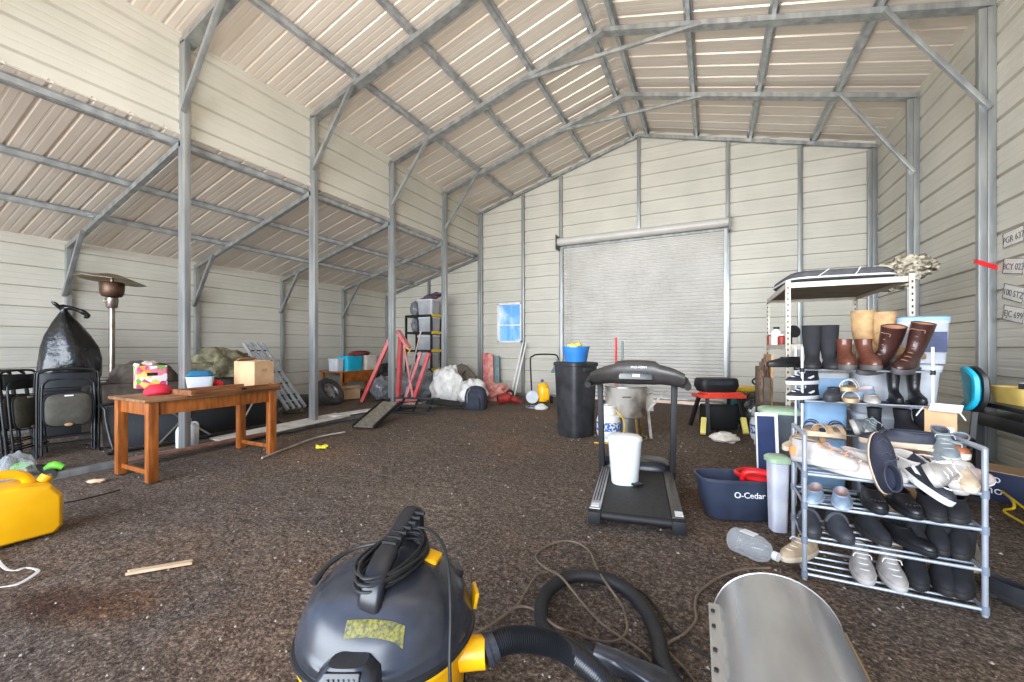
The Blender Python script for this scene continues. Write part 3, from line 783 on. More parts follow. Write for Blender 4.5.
MB().box((.285, -.02, .262), (.05, .12, .06), bev=.012).build('wringer_clip', m_red, t)
MB().box((.262, -.07, .10), (.05, .07, .035), rot=(0, R(-10), 0), bev=.01).build('foot_pedal', m_red, t)
text('O-Cedar', 'brand_lettering', .055, (.035, -.1375, .185), (R(84.5), 0, 0), m_print, t, ext=.002)

# ---- clear bottle
m_clear = None
def clear_plastic(key, tint, gl_=.25, rough=.08, dens=.25):
    m = bpy.data.materials.new(key); m.use_nodes = True; nt = m.node_tree
    for n in list(nt.nodes): nt.nodes.remove(n)
    o = nt.nodes.new('ShaderNodeOutputMaterial'); tr = nt.nodes.new('ShaderNodeBsdfTransparent'); pr = nt.nodes.new('ShaderNodeBsdfPrincipled')
    pr.inputs['Base Color'].default_value = lin(tint); pr.inputs['Roughness'].default_value = rough
    tr.inputs[0].default_value = (.94, .95, .96, 1)
    lw = nt.nodes.new('ShaderNodeLayerWeight'); lw.inputs[0].default_value = gl_
    ma = nt.nodes.new('ShaderNodeMath'); ma.operation = 'MAXIMUM'; ma.inputs[1].default_value = dens
    nt.links.new(lw.outputs['Facing'], ma.inputs[0]); x = nt.nodes.new('ShaderNodeMixShader')
    nt.links.new(ma.outputs[0], x.inputs[0]); nt.links.new(tr.outputs[0], x.inputs[1]); nt.links.new(pr.outputs[0], x.inputs[2]); nt.links.new(x.outputs[0], o.inputs[0])
    return m
m_clear = clear_plastic('clear_plastic', (225, 228, 228), .3, .1, .22)
pa, pb = G(737, 541, .06), G(763, 554, .05)
t = thing('plastic_bottle', 'empty clear plastic jug with a white cap lying on the gravel', 'bottle', pa, rot=(0, 0, math.atan2(pb.y-pa.y, pb.x-pa.x)))
Lb = .235
MB().lathe([(.0, -.03), (.055, -.03), (.068, -.015), (.07, .01), (.066, .03), (.07, .05), (.066, .075), (.07, .1), (.068, .135), (.05, .175), (.02, .195), (.018, .21)], n=28, rot=(0, R(90), 0), c=(0, 0, .008)).build('body', m_clear, t)
MB().cyl((.205, 0, .008), (.23, 0, .008), .024, n=20).build('cap', m_whitepl, t)
MB().box((.07, 0, .078), (.08, .05, .003)).build('label', m_print, t)
# ================================================================= LEFT BAY
m_chair = mat('chair_black', (30, 31, 34), (22, 23, 25), rough=.35, scale=10)
m_pad = mat('olive_pad', (78, 74, 62), (62, 59, 50), rough=.7, scale=14)
m_tan = mat('cardboard', (204, 168, 128), (190, 152, 112), rough=.85, scale=7)
m_tanin = mat('cardboard_inside', (178, 142, 104), rough=.9)
m_wood = mat('stained_wood', (176, 102, 44), (126, 68, 26), rough=.38, scale=5, stretch=(6, 6, .8), detail=5)
m_wtop = mat('table_top_wood', (150, 112, 78), (108, 70, 42), rough=.42, scale=4, stretch=(6, .8, 6), detail=5)
m_wdark = mat('tray_wood', (150, 96, 56), (100, 60, 34), rough=.45, scale=6, stretch=(5, .7, 5))
m_cream = mat('cream_plastic', (226, 218, 206), (208, 198, 182), rough=.5)
m_bagblk = mat('black_bag', (36, 35, 35), (22, 22, 22), rough=.22, scale=5, bump=.5, bscale=9)
m_greybag = mat('grey_bag', (128, 130, 132), (98, 100, 104), rough=.28, scale=6, bump=.5, bscale=10)
m_camo = mat('camo_cloth', (126, 118, 90), (78, 76, 60), rough=.9, scale=14, bump=.6, bscale=20)
m_brown = mat('brown_blanket', (92, 82, 70), (62, 54, 48), rough=.95, scale=9, bump=.5, bscale=16)
def facing(p, off=0):   # z rotation that turns local -y of a thing at p towards the photographer
    return math.atan2(p[1], p[0])-math.pi/2+R(off)
def fold_chair(label, loc, rz, tilt=0.0, pad=None, grp='folding chairs stacked by the outer wall'):
    t = thing('folding_chair', label, 'chair', loc, rot=(R(tilt), 0, rz), group=grp)
    w, h = .235, .95
    MB().tube([(-w, 0, 0), (-w, 0, h-.12), (-w+.03, 0, h-.03), (-w+.11, 0, h), (w-.11, 0, h), (w-.03, 0, h-.03), (w, 0, h-.12), (w, 0, 0)], .0125, n=10, sm=4).build('front_frame', m_chair, t)
    MB().tube([(-w+.035, -.03, .02), (-w+.035, -.035, h-.25), (-w+.06, -.035, h-.14), (-w+.12, -.035, h-.11), (w-.12, -.035, h-.11), (w-.06, -.035, h-.14), (w-.035, -.035, h-.25), (w-.035, -.03, .02)], .011, n=10, sm=4).build('rear_frame', m_chair, t)
    m = MB(); m.loft([[Vector((x*.9, -.012-.02*(1-(x/w)**2)+dy, z)) for (dy, z) in ((0, h-.2), (-.012, h-.2), (-.012, h-.045), (0, h-.045))] for x in [w*(-1+k/6) for k in range(13)]]); m.build('backrest', m_chair, t)
    m = MB(); n = 28
    ring = lambda s, y: [Vector((s*.18*math.copysign(abs(math.cos(a))**.45, math.cos(a)), y, .50+s*.175*math.copysign(abs(math.sin(a))**.45, math.sin(a)))) for a in [2*math.pi*k/n for k in range(n)]]
    m.loft([ring(.96, -.035), ring(1, -.045), ring(1, -.06), ring(.93, -.072), ring(.5, -.078)]); m.build('seat', pad or m_pad, t)
    MB().tube([ring(1.06, -.05)[k] for k in range(n)], .007, n=6, closed=True).build('seat_rim', m_chair, t)
    for z, y in ((.2, 0), (.12, -.035)):
        MB().tube([(-w+.01, y, z), (w-.01, y, z)], .009, n=8).build('crossbar', m_chair, t)
    for s in (-1, 1): MB().cyl((s*w, 0, 0), (s*w, 0, .03), .017, n=10).build('foot_cap', m_rubber, t)
    return t
p = G(69, 454)
c0 = fold_chair('front folding chair of the stack, olive grey seat pad facing the room', p, facing(p), tilt=-4)
MB().box((.0, -.077, .655), (.07, .003, .016)).build('seat_label', m_print, c0)
MB().lathe([(0, 0), (.035, 0), (.03, .004), (0, .006)], c=(0, -.082, .335), rot=(R(90), 0, 0), sy=.5).build('worn_patch', mat('worn_patch', (170, 130, 90), rough=.7), c0)
d0 = Vector((p.x, p.y, 0)).normalized(); s0 = Vector((-d0.y, d0.x, 0))
dup(c0, 'folding chair directly behind the front chair, only its top rail showing', p+d0*.12+s0*.02+Vector((0, 0, .0)), (R(-5), 0, facing(p)+R(2)))
prs_ = [('first chair left of the olive padded front chair, seen at an angle', .36, .16, 22), ('second chair left of the olive padded front chair', .47, .20, 26), ('third chair left of the olive padded front chair', .57, .25, 28),
       ('fourth chair left of the olive padded front chair', .67, .32, 30), ('fifth chair left of the front chair, near the photo edge', .78, .40, 31), ('last chair of the stack, cut by the left photo edge', .89, .48, 32)]
prs = [(l, .30+.085*i, .10+.03*i, 58+3*i) for i, (l, a, b, c) in enumerate(prs_)]
for lb_, sd, bk, an in prs:
    dup(c0, lb_, p+s0*sd+d0*bk, (R(-5), 0, facing(p)+R(an)))

# hanging rubbish bag, tied to the lean-to frame
pb_ = Q(70, 340, 5.6)
t = thing('rubbish_bag', 'full black rubbish bag with a knotted top behind the folding chairs', 'bag', (pb_.x, pb_.y, .66), facing(pb_))
m = MB(); prof = [(.0, 0), (.16, .0), (.235, .04), (.275, .12), (.29, .24), (.28, .38), (.25, .54), (.20, .70), (.13, .86), (.06, .98), (.03, 1.03), (.035, 1.07), (.05, 1.10), (.0, 1.11)]
rr = []
for r_, z in prof:
    rr.append([Vector(((r_*(1+.06*math.sin(a*5+z*4)+.035*math.sin(a*9-z*7)))*math.cos(a)*1.06-.10*max(0, z-.5), r_*(1+.06*math.sin(a*5+z*4))*math.sin(a)*.9, z+.015*math.sin(a*3))) for a in [2*math.pi*k/48 for k in range(48)]])
rr = rr
m.loft(rr); m.build('sack', m_bagblk, t, smooth=80)
MB().tube([(-.08, 0, 1.05), (-.02, -.03, 1.08), (.06, -.03, 1.06), (.12, -.03, 1.03), (.17, -.03, .98), (.13, -.03, .95)], [.02, .03, .028, .034, .03, .015], n=10, sm=4).tube([(-.08, 0, 1.05), (-.13, -.02, 1.12), (-.17, -.02, 1.15)], [.02, .025, .012], n=8, sm=3).build('knot', m_bagblk, t)
o = MB()
pb2 = thing('storage_chest', 'dark chest standing on the floor under the black rubbish bag', 'chest', (pb_.x, pb_.y, 0), facing(pb_))
MB().box((0, 0, .31), (.5, .42, .62), bev=.02).build('body', m_blackmt, pb2)
MB().box((0, 0, .635), (.53, .45, .04), bev=.01).build('lid', m_blackmt, pb2)

# patio heater
ph = Q(112, 400, 5.65); m_heat = mat('heater_steel', (150, 140, 130), (120, 108, 98), rough=.28, metal=.85)
m_copp = mat('burner_copper', (112, 84, 66), (80, 60, 48), rough=.4, metal=.7); m_teal = mat('dark_teal', (24, 62, 78), (18, 48, 62), rough=.35)
m_hood = mat('hood_bronze', (150, 134, 108), (128, 112, 90), rough=.4, metal=.5)
t = thing('patio_heater', 'tall patio heater with a wide tilted hood and dark teal base', 'patio heater', (ph.x, ph.y, 0), facing(ph))
MB().lathe([(0, 0), (.20, 0), (.2, .03), (.17, .05), (.17, .70), (.16, .74), (0, .75)], n=36).build('base', m_teal, t)
MB().lathe([(0, .75), (.20, .75), (.205, .765), (.2, .775), (0, .78)], n=36).build('base_top', m_hood, t)
MB().cyl((0, 0, .77), (0, 0, 1.80), .032, n=20).build('pole', m_heat, t)
MB().lathe([(.05, 1.74), (.062, 1.76), (.068, 1.88), (.05, 1.9)], n=24, caps=True).box((-.06, -.02, 1.84), (.05, .05, .05), bev=.01).build('control_head', m_heat, t)
MB().lathe([(.04, 1.89), (.10, 1.90), (.125, 1.94), (.13, 1.99), (.135, 2.08), (.12, 2.10), (0, 2.10)], n=32).build('burner', m_copp, t)
MB().lathe([(.37, 2.13), (.372, 2.136), (.2, 2.19), (.08, 2.225), (.0, 2.235), (.0, 2.225), (.08, 2.215), (.2, 2.18), (.365, 2.127)], n=8, rot=(0, R(6), 0), c=(-.228, 0, .0)).build('hood', m_hood, t, smooth=20)
MB().cyl((0, 0, 2.09), (0, 0, 2.22), .02, n=8).build('hood_stem', m_heat, t)

# ---- wooden table along the rail
tb = thing('wooden_table', 'long stained wooden table standing beside the left posts', 'table', (-4.74, 2.36, 0), 0)
for sx, sy in ((1, -1), (-1, -1), (1, 1), (-1, 1)):
    MB().box((sx*.285, sy*.545, .355), (.075, .075, .71), bev=.006).build('leg', m_wood, tb)
for sy in (-1, 1): MB().box((0, sy*.545, .08), (.50, .025, .04), bev=.003).build('stretcher', m_wood, tb)
for sx in (-1, 1): MB().box((sx*.285, 0, .65), (.028, 1.02, .12), bev=.003).build('apron', m_wood, tb)
for sy in (-1, 1): MB().box((0, sy*.545, .65), (.50, .028, .12), bev=.003).build('apron', m_wood, tb)
MB().box((0, 0, .725), (.70, 1.24, .028), bev=.006).build('table_top', m_wtop, tb)
t = thing('wooden_tray', 'shallow wooden drawer tray lying on the far half of the table', 'tray', (-4.50, 2.50, .74), R(1))
MB().box((0, 0, .012), (.30, .84, .012)).build('bottom', m_wdark, t)
MB().box((.15, 0, .028), (.02, .88, .052), bev=.003).box((.165, 0, .028), (.012, .84, .012)).build('side_board', m_wdark, t)
MB().box((-.15, 0, .028), (.02, .88, .052), bev=.003).build('side_board', m_wdark, t)
for s in (-1, 1): MB().box((0, s*.43, .028), (.28, .02, .052), bev=.003).build('end_board', m_wdark, t)
MB().box((.174, .03, .03), (.012, .05, .02), bev=.003).build('catch', m_blackmt, t)
# kids' box
m_toy = None
def patch_mat():
    m = bpy.data.materials.new('bright_print'); m.use_nodes = True; nt = m.node_tree; bs = nt.nodes['Principled BSDF']
    tc = nt.nodes.new('ShaderNodeTexCoord'); v = nt.nodes.new('ShaderNodeTexVoronoi'); v.inputs['Scale'].default_value = 20
    cr = nt.nodes.new('ShaderNodeValToRGB'); cr.color_ramp.interpolation = 'CONSTANT'
    cols = [(236, 232, 226), (240, 128, 150), (242, 158, 70), (120, 180, 90), (238, 214, 110), (240, 236, 232), (214, 80, 120)]
    while len(cr.color_ramp.elements) < len(cols): cr.color_ramp.elements.new(.5)
    for i, (e, c) in enumerate(zip(cr.color_ramp.elements, cols)): e.position = i/len(cols); e.color = lin(c)
    s = nt.nodes.new('ShaderNodeSeparateColor')
    nt.links.new(tc.outputs['Object'], v.inputs['Vector']); nt.links.new(v.outputs['Color'], s.inputs[0]); nt.links.new(s.outputs[0], cr.inputs['Fac']); nt.links.new(cr.outputs['Color'], bs.inputs['Base Color'])
    return m
m_toy = patch_mat()
q = G(155, 388, .74)
t = thing('printed_box', 'brightly printed open box on the near end of the wooden table', 'box', (q.x-.10, q.y, .74), facing(q, 12))
MB().box((0, 0, .125), (.26, .16, .25), bev=.003).build('carton', m_toy, t)
m = MB()
m.box((-.12, 0, .26), (.02, .16, .03), rot=(0, R(20), 0)).build('flap', m_print, t)
MB().box((.0, -.0805, .155), (.09, .002, .035)).build('glasses_print', m_blackmt, t)
o = MB().blob((0, 0, 0), (.09, .07, .035), seed=4, n=10, amp=.3).build('rumpled_cloth', mat('pale_cloth', (200, 184, 172), rough=.9)); place(o, (q.x-.10, q.y, .74+.27)); tag(o, 'pale rumpled cloth lying on top of the printed box', 'cloth')
q2 = G(158, 394, .74); m_cap = mat('red_cloth', (226, 44, 66), (204, 34, 54), rough=.8, scale=20)
t = thing('red_hat', 'bright red cap lying on the near table end', 'cap', (q2.x, q2.y, .742), facing(q2))
MB().lathe([(.09, 0), (.095, .02), (.085, .06), (.055, .088), (0, .097)], n=24, sx=1.15, caps=False).build('crown', m_cap, t)
MB().grid(lambda i, j: Vector(((i-.5)*.17, -.06-.07*j*(1-(2*i-1)**2*.6), .012+.012*math.cos((i-.5)*3)-.004*j)), 10, 5).build('peak', m_cap, t, solid=.005)
q3 = G(199, 386, .79)
m_frost = mat('frosted_plastic', (214, 218, 222), (196, 202, 208), rough=.3)
t = thing('frosted_tub', 'frosted white plastic tub on the wooden tray', 'tub', (q3.x-.02, q3.y+.02, .762), facing(q3))
MB().loft([sqring(.105, .07, 0, .4), sqring(.12, .085, .115, .4), sqring(.126, .09, .12, .4), sqring(.126, .09, .126, .4), sqring(.114, .079, .126, .4), sqring(.1, .066, .01, .4)], cap1=True).build('body', m_frost, t)
o = MB().loft([sqring(.11, .075, 0, .5), sqring(.12, .085, .01, .5), sqring(.085, .06, .055, .5), sqring(.075, .05, .058, .5)]).build('blue_dish', mat('teal_blue', (26, 110, 150), (20, 92, 130), rough=.35))
place(o, (q3.x-.02, q3.y+.02, .890), facing(q3)); tag(o, 'teal blue plastic dish upside down on the frosted tub', 'dish')
q4 = G(219, 380, .76); o = MB().blob((0, 0, 0), (.06, .05, .045), seed=9, n=10, amp=.2).build('red_pouch', m_cap); place(o, (-4.86, 2.56, .795)); tag(o, 'small red pouch between the frosted tub and cardboard box', 'pouch')
def carton(label, loc, rz, w, d, h, flaps=True, name='cardboard_box', m1=None, grp=None):
    m1 = m1 or m_tan
    t = thing(name, label, 'box', loc, rz, group=grp)
    m = MB(); e = .006
    m.box((0, 0, e/2), (w, d, e)).box((-w/2, 0, h/2), (e, d, h)).box((w/2, 0, h/2), (e, d, h)).box((0, -d/2, h/2), (w, e, h)).box((0, d/2, h/2), (w, e, h)); m.build('body', m1, t)
    if flaps:
        for (c, s_, r_) in (((0, -d/2-.03, h+.02), (w, .09, e), (R(35), 0, 0)), ((-w/2-.02, 0, h+.025), (.09, d, e), (0, R(55), 0)), ((w/2+.035, 0, h+.01), (.09, d, e), (0, R(20), 0)), ((0, d/2-.05, h+.005), (w*.96, .1, e), (0, 0, 0))):
            MB().box(c, s_, rot=r_).build('flap', m_tanin, t)
    return t
q5 = G(262, 389, .74)
t = carton('tall tan cardboard box on the far end of the wooden table', (-4.66, 2.84, .74), R(8), .30, .24, .30, flaps=False)
MB().box((0, -.02, .300), (.30, .20, .006), rot=(R(4), 0, 0)).build('flap', m_tan, t)
MB().box((-.13, 0, .315), (.1, .2, .005), rot=(0, R(-25), 0)).build('flap', m_tanin, t)
MB().box((.153, .0, .2), (.003, .07, .03)).build('hand_hole', m_tanin, t)

# white jug behind the near post
q = G(188, 449)
t = thing('plastic_jug', 'white plastic jug on the floor behind the nearest post', 'jug', (q.x-.12, q.y+.05, 0), facing(q))
MB().loft([sqring(.1, .09, 0, .5), sqring(.11, .1, .02, .5), sqring(.11, .1, .2, .5), sqring(.09, .08, .25, .6), sqring(.04, .04, .285, 1), sqring(.035, .035, .31, 1)]).build('body', m_whitepl, t)
MB().cyl((0, 0, .31), (0, 0, .335), .04, n=18).build('cap', m_whitepl, t)
MB().tube([(.03, 0, .29), (.09, 0, .28), (.10, 0, .2)], .014, n=8, sm=3).build('handle', m_whitepl, t)

# folded cot with black mesh
q = Q(215, 415, 5.9)
m_mesh = mat('black_mesh', (32, 33, 37), (24, 25, 29), rough=.8, scale=60)
t = thing('camp_cot', 'folded camp cot with black mesh and crossed grey legs behind the table', 'cot', (-6.15, 3.05, 0), R(90))
L2 = .95
pts = [(-L2, 0, .04), (-L2+.1, 0, .0), (L2-.1, 0, .0), (L2, 0, .06), (L2, 0, .46), (L2-.1, 0, .52), (-L2+.1, 0, .52), (-L2, 0, .46)]
pts = [(x, -.18+z*.5, z+.02) for x, y, z in pts]
MB().tube(pts, .016, n=10, closed=True, sm=4).build('frame', m_chair, t)
m = MB(); m._add([(-L2+.02, -.165, .05), (L2-.02, -.165, .05), (L2-.02, .065, .51), (-L2+.02, .065, .51)], [(0, 1, 2, 3)]); m.build('mesh_sheet', m_mesh, t, solid=.004)
for x0, x1 in ((-.55, .0), (.0, -.5), (.35, .75)):
    MB().tube([(x0, -.20, .04), (x1, .0, .50)], .012, n=8).build('leg', m_steel, t)
# heaps lying on the cot
base = MB().box((0, 0, .38), (.62, 1.7, .74), bev=.03).build('foam_stack', m_brown); place(base, (-6.72, 3.0, 0)); tag(base, 'pile of folded dark padding behind the black mesh cot', 'padding')
q = Q(150, 385, 6.2); o = MB().blob((0, 0, .0), (.34, .36, .26), seed=2, n=18, amp=.12, flatbot=-.0).build('brown_blanket', m_brown); place(o, (-6.73, 2.66, .755)); tag(o, 'dark brown blanket heaped behind the printed box', 'blanket')
q = Q(215, 372, 6.4); o = MB().blob((0, 0, .0), (.36, .50, .40), seed=6, n=26, amp=.2, freq=3.5, flatbot=-.0).build('camouflage_tarp', m_camo); place(o, (-6.75, 3.60, .755)); tag(o, 'crumpled camouflage tarp heaped between post and cardboard box', 'tarp')
# leaning aluminium shutter
a, b = Q(297, 410, 6.9), Q(253, 343, 7.3)
m_alb = mat('bright_aluminium', (206, 208, 212), (180, 182, 186), rough=.3, metal=.6)
t = thing('folding_ladder', 'aluminium folding ladder leaning behind the cardboard box', 'ladder', (a.x, a.y, 0), 0)
iv_ = Vector((a.x, a.y, 0)); d = (b-a); sd = d.cross(Vector((0, 0, 1))).normalized(); up_ = sd.cross(d).normalized()
for k, w_ in enumerate((-.17, -.06, .06, .17)):
    MB().bar(a-iv_+sd*w_+Vector((0, 0, .03)), b-iv_+sd*w_, .03, .045).build('rail', m_alb, t)
for k in range(12):
    c_ = a-iv_+d*(.05+k*.083); MB().bar(c_-sd*.17, c_+sd*.17, .02, .022).build('rung', m_alb if k % 2 else m_blackmt, t)
a2, b2 = Q(232, 385, 7.2), Q(262, 345, 7.4)
t = thing('aluminium_pole', 'thin bare aluminium pole leaning on the outer wall above the tarp', 'pole', (0, 0, 0), 0); t.location = (a2.x, a2.y, 0)
MB().tube([Vector((0, 0, .0)), Vector((b2.x-a2.x, b2.y-a2.y, b2.z))], .014, n=8).build('shaft', m_alb, t)
q = G(291, 412); o = MB().blob((0, 0, .0), (.2, .2, .16), seed=12, n=14, amp=.18, flatbot=-.0).build('camouflage_bag', m_camo); place(o, (q.x, q.y, .0)); tag(o, 'small camouflage bag at the foot of the aluminium ladder', 'bag')

# pale boards on the base rail, thin pipe, glove
m_board = mat('white_board', (226, 222, 214), (196, 186, 172), rough=.5, scale=5, detail=5)
o = MB().box((0, 0, 0), (.34, 1.9, .02), bev=.003).build('white_board', m_board); place(o, (-5.42, 3.80, .075), rot=(R(1), R(3), R(1))); tag(o, 'long white board lying on the base rail by the second post', 'board', 'white boards on the rail')
o = MB().box((0, 0, 0), (.30, 2.0, .02), bev=.003).build('white_board', m_board); place(o, (-5.40, 5.5, .085), rot=(R(-1), R(-3), R(-2))); tag(o, 'long white board on the rail beyond the second post', 'board', 'white boards on the rail')
o = MB().box((0, 0, 0), (.12, 1.6, .02), bev=.002).build('red_plank', mat('reddish_plank', (150, 100, 76), (110, 76, 60), rough=.8)); place(o, (-5.25, 2.65, .062), rot=(0, 0, R(1))); tag(o, 'reddish plank lying along the rail under the wooden table', 'plank')
o = MB().tube([G(262, 458, .012), G(290, 447, .012), G(318, 437, .012), G(345, 432, .012)], .011, n=8, sm=3).build('thin_pipe', m_conc); tag(o, 'thin grey conduit on the gravel beside the second post', 'pipe')
q = G(320, 449); m_glove = mat('yellow_glove', (232, 220, 50), (214, 198, 40), rough=.8)
t = thing('work_glove', 'yellow glove lying on the gravel in front of the second post', 'glove', (q.x, q.y, .01), 1.0)
MB().blob((0, 0, .012), (.05, .04, .018), seed=3, n=8).build('palm', m_glove, t)
for k, a_ in enumerate((-50, -20, 8, 34)): MB().tube([(0, 0, .012), (.09*math.cos(R(a_)), .09*math.sin(R(a_)), .012+.01*(k % 2))], [.016, .010], n=8).build('finger', m_glove, t)
MB().tube([(0, 0, .012), (-.03, .07, .02)], [.016, .011], n=8).build('thumb', m_glove, t)
# yellow jerry can
q = W(-3.12, 2.52, 0)
t = thing('jerry_can', 'large yellow plastic fuel can at the left photo edge', 'jerry can', (q.x, q.y, 0), facing(q, 8))
m = MB()
poly = [(-.22, .01), (.17, .01), (.20, .05), (.20, .25), (.15, .325), (.02, .345), (-.22, .345)]
rr = []
for y, s in ((-.155, .9), (-.13, .985), (-.08, 1), (.08, 1), (.13, .985), (.155, .9)):
    rr.append([Vector((-.01+(x+.01)*s, y, .18+(z-.18)*s)) for x, z in poly])
m.loft(rr); bmesh.ops.bevel(m.bm, geom=list(m.bm.edges), offset=.008, segments=2, affect='EDGES', profile=.7); m.build('body', m_yel, t, smooth=50)
MB().tube([(.08, 0, .33), (.05, 0, .385), (-.02, 0, .41), (-.16, 0, .415), (-.2, 0, .35)], .020, n=12, sm=5, flat=1.4).build('handle', m_yel, t)
MB().cyl((.13, 0, .325), (.155, 0, .36), .035, .033, n=20).build('cap', m_yel, t)
# green and black trimmer head behind it and clear bag
q = G(36, 478); m_lime = mat('lime_green', (130, 214, 70), (110, 196, 56), rough=.4)
t = thing('hedge_trimmer', 'black power tool with lime green ends behind the yellow can', 'power tool', (q.x, q.y, 0), facing(q, -10))
MB().tube([(-.10, 0, .06), (0, -.02, .08), (.10, -.04, .06), (.17, -.06, .05)], [.04, .05, .045, .03], n=14, sm=4).build('body', m_blackpl, t)
MB().tube([(-.14, .02, .10), (-.09, .01, .13), (-.04, .0, .11)], [.03, .035, .03], n=12, sm=3).build('motor_end', m_lime, t)
MB().tube([(.07, -.05, .08), (.12, -.06, .11), (.18, -.07, .08)], [.03, .036, .028], n=12, sm=3).build('battery_end', m_lime, t)
MB().cyl((.10, -.10, .04), (.10, -.14, .04), .05, n=20).build('guard_wheel', m_rubber, t)
MB().bar((.12, -.05, .03), (.42, .05, .03), .05, .012).build('blade', m_steel, t)
m_film = clear_plastic('clear_film', (200, 204, 206), .5, .25, .35)
q = G(8, 485); o = MB().blob((0, 0, .0), (.17, .15, .22), seed=7, n=16, amp=.2, flatbot=-.0).build('clear_bag', m_film); place(o, (q.x-.05, q.y+.05, .02)); tag(o, 'crumpled clear plastic bag beside the lime green power tool', 'bag')
# wood strip, strap and scraps on gravel
m_lath = mat('raw_lath', (206, 178, 146), (184, 152, 120), rough=.8, scale=6, stretch=(1, 8, 8))
a, b = G(127, 574), G(193, 563)
o = thing('wood_lath', 'pale broken wood strip lying alone on the open gravel', 'wood strip', (a+b)/2, yaw_of(a, b))
Lw = (b-a).length; MB().prism([(-Lw/2, -.018), (-Lw/2+.012, -.004), (-Lw/2-.004, .016), (Lw/2-.015, .02), (Lw/2, .006), (Lw/2-.01, -.004), (Lw/2, -.016)], .0, .014).build('strip', m_lath, o)
m_strap = mat('webbing_strap', (214, 208, 198), (190, 184, 174), rough=.8)
pts = smooth([G(-12, 545, .012), G(2, 566, .012), (G(14, 571, .015)), G(26, 568, .015), G(38, 571, .012), G(30, 578, .012), G(16, 585, .012), G(-4, 588, .012)], 6)
m = MB(); m.loft([[p+Vector((.0, .0, z))+Vector((.009*sx, .006*sx, 0)) for sx, z in ((-1, 0), (1, 0), (1, .004), (-1, .004))] for p in pts]); o = m.build('webbing_strap', m_strap); tag(o, 'off-white webbing strap curling on the gravel at left edge', 'strap')
q = G(96, 482); o = MB().blob((0, 0, .01), (.07, .03, .018), seed=3, n=8, amp=.3).build('wood_chip', m_lath); place(o, (q.x, q.y, .0), .6); tag(o, 'small pale wood chip on gravel left of the table leg', 'wood chip')
o = MB().tube([G(64, 503, .01), G(80, 500, .01), G(105, 494, .01), G(120, 490, .01)], .006, n=6, sm=3).build('dark_twig', m_blackmt); tag(o, 'thin dark twig on the gravel right of the yellow can', 'twig')

# ---- far left: tyres, table with tubs, box, bags
m_tyre = mat('tyre_rubber', (48, 48, 50), (66, 64, 62), rough=.7, scale=8)
m_rim = mat('steel_rim', (176, 176, 178), (120, 112, 104), rough=.4, metal=.7, scale=6)
def tyre(label, loc, rot, rim=True):
    t = thing('car_tyre', label, 'tyre', loc, rot=rot, group='loose wheels in the side bay')
    MB().lathe([(.19, -.08), (.23, -.10), (.29, -.105), (.315, -.085), (.32, -.03), (.32, .03), (.315, .085), (.29, .105), (.23, .10), (.19, .08), (.185, .0)]+[(.19, -.08)], n=40).build('tyre', m_tyre, t)
    if rim:
        m = MB(); m.lathe([(.19, .07), (.185, .05), (.16, .03), (.10, .05), (.05, .045), (0, .05)], n=32); m.build('rim', m_rim, t)
        for k in range(5): MB().cyl((.13*math.cos(k*1.257), .13*math.sin(k*1.257), .03), (.13*math.cos(k*1.257), .13*math.sin(k*1.257), .048), .022, n=10).build('rim_hole', m_blackmt, t)
    return t
q = G(331, 404)
tyre('wheel with steel rim leaning against another tyre beyond the second post', (q.x-.05, q.y, .235), (R(-25), R(52), R(-20)))
q = G(303, 407); tyre('bare dark tyre lying flat left of the second post', (q.x-.2, q.y, .105), (0, 0, 0), rim=False)
m_orange = mat('orange_wood', (186, 112, 44), (140, 76, 30), rough=.35, scale=5)
t = thing('orange_table', 'low orange wooden table holding tubs against the outer wall', 'table', (-8.2, 7.55, 0), 0)
MB().box((0, 0, .60), (.75, 1.5, .03), bev=.004).build('table_top', m_orange, t)
MB().box((.35, 0, .47), (.02, 1.4, .23)).build('apron', m_orange, t)
for sx in (-1, 1):
    for sy in (-1, 1): MB().box((sx*.33, sy*.68, .29), (.06, .06, .58)).build('leg', m_orange, t)
m_cyan = mat('turquoise_plastic', (24, 184, 214), (20, 168, 200), rough=.4)
def tub(name, label, x, y, z, w, d, h, m_, cat='tub', rz=0.0):
    t = thing(name, label, cat, (x, y, z), rz)
    MB().loft([sqring(w*.44, d*.44, 0, .35), sqring(w*.47, d*.47, h*.95, .35), sqring(w*.5, d*.5, h*.95, .35), sqring(w*.5, d*.5, h, .35), sqring(w*.45, d*.45, h, .35), sqring(w*.42, d*.42, .01, .35)], cap1=True).build('body', m_, t)
    return t
tub('turquoise_tub', 'turquoise tub standing on the orange table', -8.12, 7.33, .616, .40, .55, .36, m_cyan)
tub('cream_tub', 'cream tub right of the turquoise tub on the orange table', -8.12, 7.88, .616, .38, .46, .37, m_cream)
tub('pale_tub', 'translucent pale tub left of the turquoise tub', -8.18, 6.95, .616, .34, .24, .30, m_frost)
o = MB().blob((0, 0, 0), (.14, .3, .07), seed=5, n=14, amp=.35).build('red_clothes', mat('red_knit', (150, 64, 60), (110, 60, 60), rough=.9)); place(o, (-8.12, 7.62, 1.04)); tag(o, 'dull red clothes piled on top of the turquoise tub', 'clothes')
q = G(357, 398); t = carton('open cardboard box on the ground in front of the orange table', (q.x-.15, q.y-.15, 0), facing(q, 20), .46, .36, .26)
q = G(374, 397); o = MB().blob((0, 0, .0), (.34, .34, .42), seed=15, n=18, amp=.15, flatbot=-.36).build('black_duffel', m_bagblk); place(o, (q.x-.35, q.y+.85, .36)); tag(o, 'bulging black bag right of the orange table', 'bag')
q = G(383, 401); o = MB().blob((0, 0, .0), (.26, .26, .28), seed=16, n=18, amp=.2, flatbot=-.24).build('grey_sack', m_greybag); place(o, (q.x-.2, q.y+.2, .24)); tag(o, 'shiny grey plastic sack behind the leaning red leg', 'bag')

